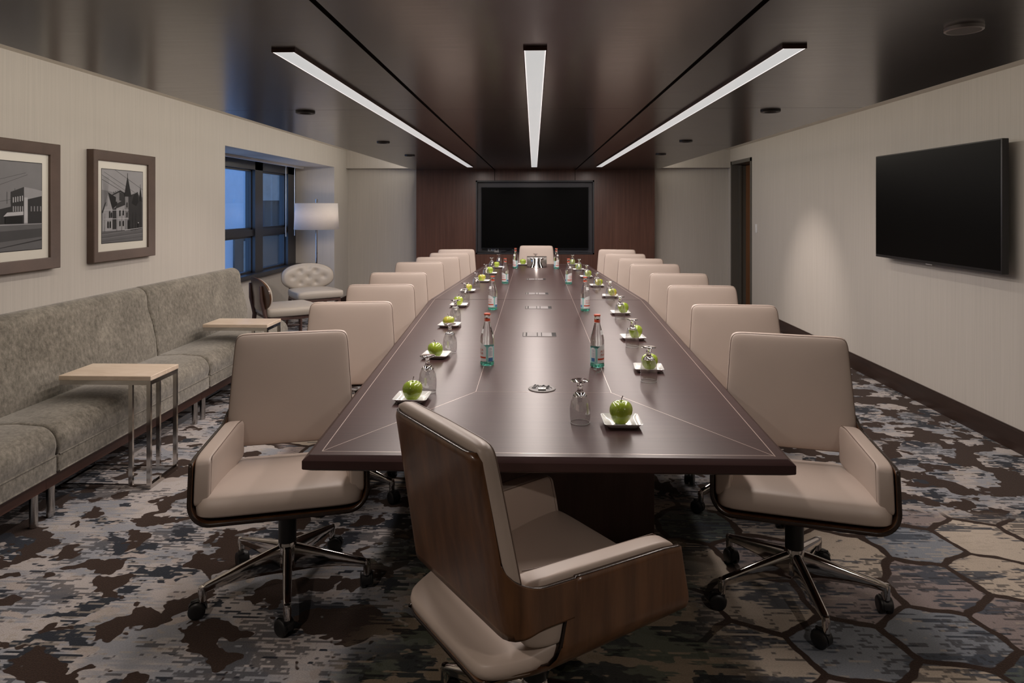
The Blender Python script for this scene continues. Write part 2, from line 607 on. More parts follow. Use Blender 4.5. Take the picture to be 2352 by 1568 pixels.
    gcol = n.mix(n.step(n.m('ADD', ng, n.m('MULTIPLY', sx, 0.7)), 0.50, 0.54), (0.012, 0.016, 0.015), (0.082, 0.095, 0.068))
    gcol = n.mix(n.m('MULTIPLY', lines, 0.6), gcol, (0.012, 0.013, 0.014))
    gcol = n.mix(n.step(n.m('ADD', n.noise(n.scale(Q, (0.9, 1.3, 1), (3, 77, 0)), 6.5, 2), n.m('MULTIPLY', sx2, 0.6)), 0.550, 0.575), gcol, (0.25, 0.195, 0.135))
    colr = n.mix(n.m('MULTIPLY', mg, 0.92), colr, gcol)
    tint = n.m('ADD', 0.72, n.m('MULTIPLY', yarn, 0.56))
    mm = n.new('ShaderNodeMix')
    mm.data_type = 'RGBA'
    mm.blend_type = 'MULTIPLY'
    mm.inputs['Factor'].default_value = 1
    n.put(mm.inputs[6], colr)
    cmb = n.new('ShaderNodeCombineColor')
    for i in range(3):
        n.put(cmb.inputs[i], tint)
    n.put(mm.inputs[7], cmb.outputs[0])
    n.set(color=mm.outputs[2], rough=0.95, spec=0.08, sheen=0.1)
    n.bump(n.m('ADD', yarn, streak), 0.5, 0.004)
    return n.mat


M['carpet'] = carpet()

# ------------------------------------------------------------------ the room
XL, XR, YB, YF = -2.89, 2.96, 10.4, -1.6
CZ = 2.36          # plaster ceiling
WZ = 2.055         # underside of the wood ceiling
RY0, RY1, RX, RZ = 6.30, 9.80, -3.50, 2.07   # window alcove
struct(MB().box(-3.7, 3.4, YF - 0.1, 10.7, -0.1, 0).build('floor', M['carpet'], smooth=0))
struct(MB().box(-3.7, 3.4, YF - 0.1, 10.7, CZ, CZ + 0.1).build('ceiling', M['plaster'], smooth=0))
mb = MB()
mb.box(XL - 0.1, XL, YF, RY0, 0, CZ).box(XL - 0.61, XL - 0.1, RY0 - 0.1, RY0, 0, CZ)
mb.box(XL - 0.61, XL, RY0, RY1, RZ, CZ)
mb.box(XL - 0.61, XL, RY1, 10.6, 0, CZ)
struct(mb.build('wall_left', M['paper'], smooth=0))
# wall under and around the window, at the back of the alcove
mb = MB().box(RX - 0.1, RX + 0.06, RY0, RY1, 0, 0.63)
struct(mb.build('wall_alcove', M['paper'], smooth=0))
DY0, DY1, DZ = 9.376, 10.34, 2.17
mb = MB().box(XR, XR + 0.1, YF, DY0, 0, CZ).box(XR, XR + 0.1, DY0, DY1, DZ, CZ).box(XR, XR + 0.1, DY1, 10.6, 0, CZ)
struct(mb.build('wall_right', M['paper'], smooth=0))
mb = MB().box(-3.6, 3.3, 10.6, 10.7, 0, CZ).box(XL, XR, YB, 10.6, 2.085, CZ).box(XL, -1.7, 10.52, 10.6, 0, 2.085).box(1.7, XR, 10.52, 10.6, 0, 2.085)
struct(mb.build('wall_back', M['paper'], smooth=0))
struct(MB().box(-3.6, 3.3, YF - 0.1, YF, 0, CZ).build('wall_front', M['paper'], smooth=0))
# wood clad middle of the back wall with a screen niche
WL, WR, WY = -1.795, 1.822, 10.37
NX0, NX1, NZ0, NZ1 = -0.885, 0.912, 0.775, 1.895
mb = MB().box(WL, NX0, WY, 10.52, 0, WZ).box(NX1, WR, WY, 10.52, 0, WZ).box(NX0, NX1, WY, 10.52, 0, NZ0)
mb.box(NX0, -0.599, WY, 10.52, NZ1, WZ).box(-0.591, 0.619, WY, 10.52, NZ1, WZ).box(0.627, NX1, WY, 10.52, NZ1, WZ)
mb.box(-0.60, -0.59, WY + 0.015, 10.5, NZ1, WZ, 1).box(0.618, 0.628, WY + 0.015, 10.5, NZ1, WZ, 1)
struct(mb.build('wall_back_cladding', [M['wall_wood'], M['groove']], smooth=0))
mb = MB().box(NX0, NX1, 10.50, 10.53, NZ0, NZ1)
b_ = 0.022
for x0, x1, z0, z1 in ((NX0, NX1, NZ1 - b_, NZ1), (NX0, NX1, NZ0, NZ0 + b_), (NX0, NX0 + b_, NZ0, NZ1), (NX1 - b_, NX1, NZ0, NZ1)):
    mb.box(x0, x1, WY - 0.006, 10.50, z0, z1, 1)
struct(mb.build('trim_1', [M['slate'], M['window_metal']], smooth=0))

# wood ceiling hung below the plaster
mb = MB()
CX = 0.0145
for x0, x1 in ((-1.82, CX - 0.62), (CX - 0.601, CX + 0.601), (CX + 0.62, 1.842)):
    ys = [YF, 1.56, 3.89, 6.225, 8.585, WY]
    for y0, y1 in zip(ys[:-1], ys[1:]):
        mb.box(x0, x1, y0 + 0.0022, y1 - 0.0022, WZ, WZ + 0.03)
mb.box(-1.815, 1.837, YF, WY, WZ + 0.028, WZ + 0.06, 1)
struct(mb.build('ceiling_wood', [M['ceiling_wood'], M['groove']], smooth=0))

# baseboards
for nm, x0, x1 in (('baseboard_right', XR - 0.016, XR),):
    mb = MB().box(x0, x1, YF, DY0 - 0.05, 0, 0.130).box(x0 + 0.006, x1, YF, DY0 - 0.05, 0.130, 0.140)
    struct(mb.build(nm, M['baseboard'], smooth=0))
mb = MB().box(XL, XL + 0.016, YF, RY0, 0, 0.13).box(XL, XL + 0.016, RY1, 10.52, 0, 0.13)
struct(mb.build('baseboard_left', M['baseboard'], smooth=0))
mb = MB().box(XL + 0.016, WL, 10.504, 10.52, 0, 0.13).box(WR, XR - 0.016, 10.504, 10.52, 0, 0.13)
struct(mb.build('baseboard_back', M['baseboard'], smooth=0))

# door on the right
mb = MB()
for x0, x1, y0, y1, z0, z1 in ((XR - 0.012, XR + 0.28, DY0, DY0 + 0.045, 0, DZ), (XR - 0.012, XR + 0.28, DY1 - 0.045, DY1, 0, DZ), (XR - 0.012, XR + 0.28, DY0, DY1, DZ - 0.05, DZ)):
    mb.box(x0, x1, y0, y1, z0, z1)
mb.box(XR + 0.10, XR + 0.13, DY1 - 0.07, DY1 - 0.045, 0, DZ - 0.05)
d1 = struct(mb.build('door_1', M['door_frame'], smooth=0))
MB().box(XR + 0.20, XR + 0.245, DY0 + 0.045, DY1 - 0.045, 0.005, DZ - 0.05).build('door_leaf', M['door_wood'], d1, 0)
mb = MB().cyl(0, 0, 0, 0.05, 0.012).box(-0.012, 0.012, -0.11, 0.012, 0.04, 0.056)
mb.xform(Matrix.Translation((XR + 0.20, DY0 + 0.13, 1.0)) @ Matrix.Rotation(R(-90), 4, 'Y'))
MB.build(mb, 'door_handle', M['steel'], d1)

# window
mb = MB()
GX = -3.53
ZT, ZB = 2.045, 0.68
mb.box(-3.58, -3.455, RY0, RY1, 1.955, RZ)                       # head
mb.box(-3.58, -3.455, RY0, RY1, 0.63, ZB)
for y0, y1 in ((RY0, RY0 + 0.1), (7.27, 7.53), (8.36, 8.60), (9.49, RY1)):
    mb.box(-3.58, -3.455, y0, y1, 0.63, RZ)
mb.box(-3.58, -3.475, RY0, RY1, 1.135, 1.215)
# slim sash edges round every pane
panes = []
for y0, y1 in ((RY0 + 0.1, 7.27), (7.53, 8.36), (8.60, 9.49)):
    for z0, z1 in ((ZB, 1.135), (1.215, 1.955)):
        panes.append((y0, y1, z0, z1))
win = struct(mb.build('window_1', M['window_metal'], smooth=0))
for y0, y1, z0, z1 in panes:
    t = 0.022
    mb = MB()
    for a, b, c, d in ((y0, y1, z0, z0 + t), (y0, y1, z1 - t, z1), (y0, y0 + t, z0, z1), (y1 - t, y1, z0, z1)):
        mb.box(-3.56, -3.50, a, b, c, d)
    s_ = mb.build('window_sash', M['window_metal'], win, 0)
    MB().box(GX - 0.003, GX + 0.003, y0 + t, y1 - t, z0 + t, z1 - t).build('window_pane', M['pane'], s_, 0)
MB().bbox(-3.47, -3.365, RY0, RY1 - 0.02, 0.63, 0.68, 0.004).build('window_sill', M['window_metal'], win)

# what the window looks out on: a light well with a rendered wall and concrete beams
M['render'] = plain('exterior_render', (0.36, 0.40, 0.46), 0.9, 0.08)
M['concrete'] = plain('exterior_concrete', (0.22, 0.19, 0.165), 0.9, 0.3)
M['mid_render'] = plain('exterior_mid', (0.052, 0.043, 0.036), 0.9, 0.3)
M['dark_render'] = plain('exterior_dark', (0.06, 0.065, 0.075), 0.9, 0.1)
mb = MB().box(-6.3, -6.1, 8.0, 16.5, -2, 9, 0)
mb.box(-6.1, -5.75, 14.6, 15.2, 1.0, 9, 2)
mb.box(-6.1, -3.7, 16.3, 16.5, -2, 9, 2)
mb.box(-5.52, -3.7, 13.6, 13.9, 1.62, 2.5, 1)
mb.box(-5.48, -3.7, 13.72, 13.9, 0.86, 1.62, 3)
mb.box(-6.6, -3.7, 13.66, 13.9, -2, 0.90, 3)
mb.box(-5.86, -5.76, 13.60, 13.66, -2, 0.80, 1)
mb.box(-5.10, -5.02, 13.64, 13.72, 0.3, 1.62, 2)
struct(mb.build('exterior_facade', [M['render'], M['concrete'], M['dark_render'], M['mid_render']], smooth=0))

# ------------------------------------------------------------------ conference chair
def chair_parts():
    root = empty('conference_chair', (0, 0, 0))
    WS = lambda y: 0.303 - (0.28 - y) * 0.09 - 0.030 * smooth(-0.13, -0.29, y)
    ZB_ = lambda y: 0.408 + 0.06 * (min(y, 0.28) - 0.28)
    ZA = 0.613
    shear = lambda y, z: y + 0.21 * (ZA - z) * smooth(-0.05, 0.20, y)
    # ---- seat shell: bent ply, a U in front view, arms cut away at the back
    ys = [0.252, 0.247, 0.2, 0.14, 0.08, 0.03, 0.0, -0.03, -0.06, -0.075, -0.085, -0.092, -0.10, -0.108, -0.116, -0.125, -0.14, -0.16, -0.19, -0.22, -0.25, -0.275, -0.288]
    rows = []
    for y in ys:
        wd, zb, r = WS(y), ZB_(y), 0.072
        zt = ZA - 0.004 * smooth(0.2, 0.24, y)
        if y < -0.075:
            t = smooth(-0.075, -0.135, y)
            zt = ZA * (1 - t) + (zb + 0.030) * t
        if y < -0.2:
            zt = zb + 0.030 - 0.016 * smooth(-0.2, -0.288, y)
        th0 = 0.0
        if zt < zb + r:
            th0 = math.asin((zb + r - zt) / r)
        half = []
        top = max(zt, zb + r)
        if zt >= zb + r:
            for k in range(8):
                half.append((wd, zt + (zb + r - zt) * k / 8))
        else:
            for k in range(8):
                th = th0 * (1 + 0.0 * k)
                half.append((wd - r + r * math.cos(th) - 1e-4 * k, zb + r - r * math.sin(th)))
        for k in range(11):
            th = th0 + (PI / 2 - th0) * k / 10
            half.append((wd - r + r * math.cos(th), zb + r - r * math.sin(th)))
        for k in range(1, 6):
            half.append(((wd - r) * (1 - k / 6), zb))
        ring = [(-x, z) for x, z in half] + [(x, z) for x, z in reversed(half)]
        rows.append([(x, shear(y, z), z) for x, z in ring])
    o = MB().grid(rows).build('seat_shell', [M['chair_wood'], M['ply_edge']], root, 50)
    md = o.modifiers.new('ply', 'SOLIDIFY')
    md.thickness = 0.014
    md.offset = 0
    md.material_offset_rim = 1
    # ---- seat cushion
    def fn(x, y, z):
        t = (z + 0.047) / 0.094
        th = 0.094 - 0.036 * smooth(0.12, -0.28, y)
        zz = ZB_(y) + 0.010 + t * th
        k = (WS(y) - 0.010) / 0.292
        dip = 0.010 * (1 - (x / 0.292) ** 2) * smooth(0.0, 1, t) * smooth(0.28, 0.05, y)
        return (x * k, y - 0.010 + 0.035 * smooth(0.05, 0.25, y) * (1 - t), zz - dip * 0.6)
    MB().superq(0.292, 0.290, 0.047, 0.42, 0.20, 64, 22, fn).build('seat_cushion', M['leather'], root, 70)
    # ---- arm pads
    for s in (1, -1):
        def fa(x, y, z, s=s):
            zz = 0.540 + z
            yy = y + 0.022
            xx = WS(yy) - 0.007 - 0.030 + x
            return (s * xx, yy + 0.21 * (ZA - zz) * smooth(-0.05, 0.20, yy), zz)
        ar = MB().superq(0.030, 0.228, 0.084, 0.25, 0.24, 48, 22, fa).build('armrest', M['leather'], root, 70)
        pts = [fa(-0.0262, -0.20 + 0.40 * k / 20, 0.0805) for k in range(21)] + [fa(-0.0262, 0.2105, 0.074), fa(-0.0262, 0.2125, 0.06)] + [fa(-0.0262, 0.2125, 0.06 - 0.12 * k / 6) for k in range(1, 7)]
        MB().tube(pts, 0.0014, 6).build('piping', M['leather_seam'], ar, 70)
    # ---- back cushion
    bw = lambda z: 0.264 + (0.231 - 0.264) * (z - 0.495) / 0.462
    ZC, HB = 0.7315, 0.2255
    by = lambda z: -0.185 - 0.085 * (z - 0.495) / 0.462
    def fb(x, y, z):
        # a: width, b: height, h: depth
        zz = ZC + y
        crown = 0.006 * (1 - (x / 0.25) ** 2)
        return (x * bw(zz) / 0.25, by(zz) - 0.027 + z + (crown if z > 0 else 0), zz)
    bc = MB().superq(0.25, HB, 0.027, 0.36, 0.13, 88, 18, fb).build('back_cushion', M['leather'], root, 70)
    pts = []
    for i in range(96):
        om = 2 * PI * i / 96
        sgn = lambda v, e: math.copysign(abs(v) ** e, v)
        x, y = 0.2465 * sgn(math.cos(om), 0.13), 0.222 * sgn(math.sin(om), 0.13)
        px, py, pz = fb(x, y, 0.017)
        pts.append((px, py - 0.0015, pz))
    MB().tube(pts, 0.0022, 6, closed=True).build('piping', M['leather_seam'], bc, 70)
    # ---- back shell: bent ply panel that wraps forward into the arms
    r = 0.055
    def shell_pt(u, z):
        wb_ = bw(z) + 0.004
        if z > 0.923:
            wb_ -= 0.012 * ((z - 0.923) / 0.015) ** 2
        yb = by(max(z, 0.495)) - 0.062
        L0 = wb_ - r + r * 0.75
        Le = wb_ - r + r * PI / 2 + (-0.070 - (yb + r))
        sl = u * L0 if u <= 1 else L0 + (u - 1) * (Le - L0)
        if sl <= wb_ - r:
            return (sl, yb, z)
        if sl <= wb_ - r + r * PI / 2:
            th = (sl - (wb_ - r)) / r
            return (wb_ - r + r * math.sin(th), yb + r - r * math.cos(th), z)
        q = sl - (wb_ - r + r * PI / 2)
        x = wb_ + (WS(-0.07) + 0.0006 - wb_) * min(1, q / 0.13)
        return (x, yb + r + q, z)
    us = [i / 16 for i in range(17)] + [1.0015, 1.006, 1.014, 1.028, 1.05, 1.09, 1.14, 1.20, 1.27, 1.35, 1.44, 1.54, 1.65, 1.77, 1.88, 1.95, 2.0]
    colsR = []
    for u in us:
        zt = 0.938 if u <= 1 else 0.6112 + 0.085 * (1 - math.sqrt(max(0.0, 1 - max(0.0, 1 - (u - 1) / 0.55) ** 2)))
        zb = 0.500 + 0.018 * smooth(0.80, 1.50, u)
        n1 = 22
        cr = []
        for k in range(n1 + 1):
            t = k / n1
            z = zb + (zt - zb) * (t if u > 1 else t)
            cr.append(shell_pt(u, z))
        colsR.append(cr)
    rows = [[(-x, y, z) for x, y, z in c] for c in reversed(colsR[1:])] + colsR
    o = MB().grid(rows).build('back_shell', [M['chair_wood'], M['ply_edge']], root, 50)
    md = o.modifiers.new('ply', 'SOLIDIFY')
    md.thickness = 0.012
    md.offset = 0
    md.material_offset_rim = 1
    # ---- gas column and tilt housing
    mb = MB().lathe([(0, 0.19), (0.034, 0.19), (0.034, 0.33), (0.026, 0.335), (0.026, 0.352), (0, 0.352)], 28)
    mb.bbox(-0.07, 0.07, -0.1, 0.09, 0.335, 0.372, 0.01)
    mb.build('gas_column', M['black'], root)
    # ---- star base
    hub = MB().lathe([(0, 0.085), (0.026, 0.085), (0.036, 0.10), (0.04, 0.15), (0.036, 0.178), (0.03, 0.195), (0, 0.195)], 28).build('star_base', M['chrome'], root)
    leg = MB()
    secs = []
    for k in range(13):
        s = k / 12
        x = 0.022 + s * 0.303
        zt = 0.182 - 0.070 * s ** 1.05
        hgt = 0.082 * (1 - s) ** 1.5 + 0.030
        wd = 0.020 - 0.006 * s
        if k == 12:
            zt -= 0.006
            hgt, wd = 0.022, 0.009
        ring = []
        for i in range(14):
            t = 2 * PI * i / 14
            cx, cz = math.cos(t), math.sin(t)
            ring.append((x, wd * math.copysign(abs(cx) ** 0.6, cx) * (1.0 if cz > 0 else 0.75), zt - hgt / 2 + hgt / 2 * math.copysign(abs(cz) ** 0.6, cz)))
        secs.append(ring)
    leg.grid(secs, True, True)
    leg.lathe([(0, 0.058), (0.013, 0.058), (0.0145, 0.098), (0.012, 0.112), (0, 0.114)], 18, (0.312, 0, 0))
    cas = MB()
    for s in (-1, 1):
        wm = MB().lathe([(0, 0.004), (0.026, 0.004), (0.030, 0.008), (0.030, 0.020), (0.026, 0.024), (0.018, 0.025), (0, 0.0245)], 26)
        wm.xform(Matrix.Rotation(R(90) * s, 4, 'X'))
        cas.add(wm.v, wm.f)
    hood = []
    for k in range(9):
        th = R(-10 + 190 * k / 8)
        hood.append([(0.0335 * math.cos(th), y, 0.0335 * math.sin(th)) for y in (-0.012, -0.005, 0.005, 0.012)])
    cas.grid(hood)
    cas.bbox(-0.022, 0.012, -0.0045, 0.0045, -0.012, 0.034, 0.003)
    cas.xform(Matrix.Translation((-0.016, 0, 0.0302)))
    cas.cyl(0, 0, 0.05, 0.068, 0.012, 14)
    l0 = leg.build('leg', M['chrome'], hub, 60)
    c0 = cas.build('caster', M['black'], hub, 40)
    rnd = [40, -75, 110, -20, 160]
    for k in range(5):
        l = l0 if k == 0 else l0.copy()
        c = c0 if k == 0 else c0.copy()
        if k:
            col.objects.link(l)
            col.objects.link(c)
        a = 2 * PI * k / 5
        l.rotation_euler = (0, 0, a)
        c.location = (0.312 * math.cos(a), 0.312 * math.sin(a), 0)
        c.rotation_euler = (0, 0, a + R(rnd[k]))
    return root, hub


chair0, hub0 = chair_parts()
ORD = ['nearest', 'second', 'third', 'fourth', 'fifth', 'sixth', 'seventh', 'farthest']
LC = [(-0.968, 2.652, 195.7, -70), (-1.038, 3.846, 7.3, 0), (-1.065, 4.715, 5.0, 0), (-1.112, 5.563, 4.6, 0), (-1.116, 6.620, 7.0, 0), (-1.032, 7.285, 6, 0), (-0.986, 7.95, 6.5, 0), (-0.982, 8.62, 7.4, 0)]
RC = [(1.001, 2.659, 164.6, -92), (1.104, 3.797, -4.4, 0), (1.152, 4.72, -4.3, 0), (1.172, 5.563, -4.8, 0), (1.138, 6.47, -3.6, 0), (1.111, 7.14, -4.5, 0), (1.043, 7.85, -6.5, 0), (1.046, 8.65, -9, 0)]
first = True
chairs = []


def place_chair(x, y, rz, hub_world, label):
    global first
    if first:
        c = chair0
        first = False
    else:
        c = copy_tree(chair0)
    c.location = (x, y, 0)
    c.rotation_euler = (0, 0, rz)
    for ch in c.children:
        if ch.name.startswith('star_base'):
            ch.rotation_euler = (0, 0, R(hub_world) - rz)
    tag(c, label, 'chair', 'conference chairs round the table')
    return c


for side, L in (('left', LC), ('right', RC)):
    for i, (x, y, yaw, hb) in enumerate(L):
        if i > 0:
            ps = R(yaw)
            x, y = x + 0.27 * math.sin(ps), y - 0.27 * math.cos(ps)
            rz = PI + ps
            hb = (i * 47 + (0 if side == 'left' else 20)) % 72
        else:
            rz = R(yaw)
        what = {0: 'whole base in view', 7: ''}.get(i, '')
        lab = f'tan leather swivel chair, {ORD[i]} of eight on the table\'s {side} side' + (', ' + what if what else '')
        if i == 7:
            lab = f'tan leather swivel chair, last of the row on the table\'s {side} side'
        place_chair(x, y, rz, hb, lab)
place_chair(0.002, 1.907, -0.944, 150, 'swivel chair turned away at the near table end showing its walnut back')
place_chair(0.032 + 0.27 * math.sin(R(-2)), 8.955 - 0.27 * math.cos(R(-2)) + 0.52, PI - R(2), 10, 'tan leather swivel chair at the far head of the table below the screen')

# ------------------------------------------------------------------ conference table
TZ = 0.75
table = empty('conference_table', (0.03, 5.5, 0))
tag(table, 'long dark wood conference table with sloped edges and thin metal inlay lines', 'table')
inv = Matrix.Translation((-0.03, -5.5, 0))


def ring(pts, off, z, seam):
    """offset outward except along the seam side"""
    out = []
    n_ = len(pts)
    for i in range(n_):
        p = Vector(pts[i])
        a, b = Vector(pts[i - 1]), Vector(pts[(i + 1) % n_])
        e0, e1 = (p - a).normalized(), (b - p).normalized()
        n0, n1 = Vector((e0.y, -e0.x)), Vector((e1.y, -e1.x))
        o0 = 0 if seam == (i - 1) % n_ else off
        o1 = 0 if seam == i else off
        # solve for intersection of the two offset lines
        det = n0.x * n1.y - n0.y * n1.x
        d0, d1 = n0.dot(p) + o0, n1.dot(p) + o1
        q = Vector(((d0 * n1.y - d1 * n0.y) / det, (n0.x * d1 - n1.x * d0) / det))
        out.append((q.x, q.y, z))
    return out


def top_half(pts, seam):
    rows = [ring(pts, -0.004, TZ - 0.05, seam), ring(pts, 0.016, TZ - 0.040, seam), ring(pts, 0.018, TZ - 0.037, seam), ring(pts, 0.018, TZ - 0.0135, seam), ring(pts, 0.0165, TZ - 0.012, seam), ring(pts, 0.0008, TZ - 0.0012, seam), ring(pts, 0, TZ, seam)]
    return MB().grid(rows, True, True).xform(inv)


NEAR = [(-0.679, 2.045), (0.754, 2.052), (0.888, 5.496), (-0.832, 5.496)]
FAR = [(-0.832, 5.506), (0.888, 5.506), (0.683, 8.92), (-0.622, 8.92)]
top_half(NEAR, 2).build('tabletop', M['table_wood'], table, 20)
top_half(FAR, 0).build('tabletop', M['table_wood'], table, 20)
mb = MB()


def line(p, q, wd=0.0024, z=TZ + 0.0004):
    p, q = Vector((*p, 0)), Vector((*q, 0))
    d = (q - p).normalized()
    nrm = Vector((-d.y, d.x, 0)) * wd / 2
    vs = []
    for zz in (z - 0.002, z):
        for a in (p + nrm, p - nrm, q - nrm, q + nrm):
            vs.append((a.x, a.y, zz))
    mb.add(vs, [(3, 2, 1, 0), (4, 5, 6, 7), (0, 1, 5, 4), (1, 2, 6, 5), (2, 3, 7, 6), (3, 0, 4, 7)])


ci = 0.030
for sgn, (xf, xm, xe) in ((-1, (-0.679, -0.832, -0.622)), (1, (0.754, 0.888, 0.683))):
    a, b, c = (xf - sgn * ci, 2.045 + 0.028), (xm - sgn * ci, 5.5), (xe - sgn * ci, 8.89)
    line(a, b)
    line(b, c)
    cx_ = -0.235 if sgn < 0 else 0.311
    line(a, (cx_, 2.76), 0.0018)
    line((cx_, 2.76), (cx_, 8.2), 0.0018)
    line((cx_, 8.2), c, 0.0018)
line((-0.649, 2.073), (0.724, 2.079), 0.0018)
line((-0.592, 8.89), (0.653, 8.89), 0.0018)
line((-0.235, 2.76), (0.311, 2.76), 0.0012)
mb.xform(inv).build('inlay', M['inlay'], table, 0)
for y0, y1 in ((3.05, 4.7), (6.35, 8.0)):
    MB().bbox(-0.48, 0.535, y0, y1, 0, TZ - 0.05, 0.004).xform(inv).build('pedestal', M['base_wood'], table)
MB().box(-0.05, 0.11, 4.7, 6.35, 0.2, TZ - 0.05).xform(inv).build('cable_trunk', M['base_wood'], table, 0)
for x, y in ((0.032, 4.003), (0.033, 5.073), (0.025, 5.884), (0.021, 7.046)):
    # shallow trough's shade painted as a dark plate, under two lids and end grips
    mb = MB().box(x - 0.098, x + 0.098, y - 0.062, y + 0.062, TZ - 0.001, TZ + 0.0006, 0)
    mb.box(x - 0.072, x - 0.015, y - 0.058, y + 0.055, TZ, TZ + 0.0016, 1)
    mb.box(x + 0.015, x + 0.072, y - 0.058, y + 0.055, TZ, TZ + 0.0016, 1)
    mb.box(x - 0.010, x + 0.010, y - 0.058, y + 0.055, TZ, TZ + 0.0016, 1)
    mb.box(x - 0.094, x - 0.080, y - 0.055, y + 0.055, TZ, TZ + 0.0012, 2)
    mb.box(x - 0.098, x + 0.098, y - 0.067, y - 0.061, TZ - 0.001, TZ + 0.0022, 1)
    mb.xform(inv).build('power_hatch', [M['hatch_dark'], M['hatch_lid'], M['bronze']], table, 0)
gx, gy = 0.033, 2.809
mb = MB().lathe([(0.040, 0.0005), (0.042, 0.003), (0.050, 0.0042), (0.055, 0.003), (0.0565, -0.001)], 40, (gx, gy, TZ))
gr = mb.xform(inv).build('cable_grommet', M['bronze'], table)
MB().lathe([(0, 0.0009), (0.041, 0.0009)], 32, (gx, gy, TZ)).xform(inv).build('grommet_well', M['black'], gr)
mb = MB().bbox(gx - 0.016, gx + 0.016, gy - 0.024, gy + 0.0, TZ, TZ + 0.007, 0.002)
mb.box(gx - 0.008, gx - 0.005, gy - 0.015, gy - 0.008, TZ + 0.007, TZ + 0.0073, 1).box(gx + 0.005, gx + 0.008, gy - 0.015, gy - 0.008, TZ + 0.007, TZ + 0.0073, 1)
mb.xform(inv).build('socket', [M['plastic_white'], M['black']], gr)
for k in range(4):
    pts = [(gx - 0.03 + 0.018 * k + 0.006 * math.sin(k * 2 + t * 5), gy + 0.006 + 0.026 * math.sin(t * PI) * (1 - 0.15 * k), TZ + 0.002 + 0.007 * math.sin(t * PI)) for t in [i / 10 for i in range(11)]]
    MB().tube(pts, 0.0022, 6).xform(inv).build('cable', M['black'], gr)

# ------------------------------------------------------------------ place settings
LP = [(-0.471, 2.63), (-0.487, 3.388), (-0.527, 4.25), (-0.563, 5.11), (-0.58, 5.982), (-0.504, 6.767), (-0.474, 7.543), (-0.444, 8.3)]
LA = [(-0.467, 2.615), (-0.487, 3.365), (-0.530, 4.22), (-0.569, 5.117), (-0.58, 5.995), (-0.520, 6.78), (-0.492, 7.565), (-0.456, 8.315)]
LG = [(-0.43, 2.75), (-0.432, 3.50), (-0.506, 4.39), (-0.542, 5.365), (-0.527, 6.208), (-0.503, 7.132), (-0.498, 8.043), (-0.441, 8.62)]
RP = [(0.524, 3.146), (0.559, 3.879), (0.602, 4.78), (0.63, 5.671), (0.589, 6.415), (0.55, 7.212), (0.523, 8.02), (0.495, 8.72)]
RA = [(0.529, 3.142), (0.575, 3.89), (0.625, 4.81), (0.652, 5.70), (0.610, 6.45), (0.572, 7.25), (0.524, 8.03), (0.489, 8.735)]
RG = [(0.493, 2.95), (0.525, 3.671), (0.577, 4.60), (0.612, 5.518), (0.573, 6.235), (0.54, 7.04), (0.519, 7.85), (0.478, 8.52)]


def rrect(h, z, r, n_=5):
    pts = []
    for cx, cy, a0 in ((h - r, h - r, 0), (-h + r, h - r, 90), (-h + r, -h + r, 180), (h - r, -h + r, 270)):
        for k in range(n_ + 1):
            a = R(a0 + 90 * k / n_)
            pts.append((cx + r * math.cos(a), cy + r * math.sin(a), z))
    return pts


prof = [(0.046, 0.0), (0.049, 0.001), (0.056, 0.009), (0.0645, 0.0165), (0.0655, 0.018), (0.064, 0.0185), (0.0625, 0.0172), (0.054, 0.0100), (0.047, 0.0062), (0.03, 0.0056)]
plate_m = MB().grid([rrect(h, z, min(0.012, h * 0.3)) for h, z in prof], True, True)
plate0 = plate_m.build('square_plate', M['white'], None, 50)


def apple_mb(sq=1.0, skew=0.0):
    rows = []
    for j in range(25):
        t = -1 + 2 * j / 24
        ph = t * PI / 2
        r = math.cos(ph) ** 0.82
        z = math.sin(ph)
        rr = 0.0378 * (r * (1 + 0.17 * z) + 0.0)
        zz = 0.0358 * (z + 0.0)
        # dimples
        if z > 0:
            zz -= 0.013 * math.exp(-(rr / 0.011) ** 2)
        else:
            zz += 0.007 * math.exp(-(rr / 0.010) ** 2)
        ringp = []
        for i in range(32):
            a = 2 * PI * i / 32
            lob = 1 + 0.022 * math.cos(5 * a + 0.4) * (0.35 + 0.65 * abs(z))
            ringp.append((rr * lob * math.cos(a) + skew * zz, rr * lob * math.sin(a), zz * sq))
        rows.append(ringp)
    zmin = min(p[2] for r_ in rows for p in r_)
    return MB().grid([[(x, y, z - zmin) for x, y, z in r_] for r_ in rows], True, True)


def apple_thing(mat, sq, skew):
    o = apple_mb(sq, skew).build('apple', mat, None, 80)
    zt = 0.060 * sq
    MB().tube([(0.0, 0.0, zt - 0.003), (0.001, 0, zt + 0.008), (0.004, 0.001, zt + 0.016), (0.0085, 0.002, zt + 0.022)], [0.0013, 0.0011, 0.0012, 0.0018], 7).build('stem', M['stem'], o)
    return o


apple0 = apple_thing(M['apple'], 1.06, 0.06)
apple1 = apple_thing(M['apple_blush'], 0.97, -0.08)

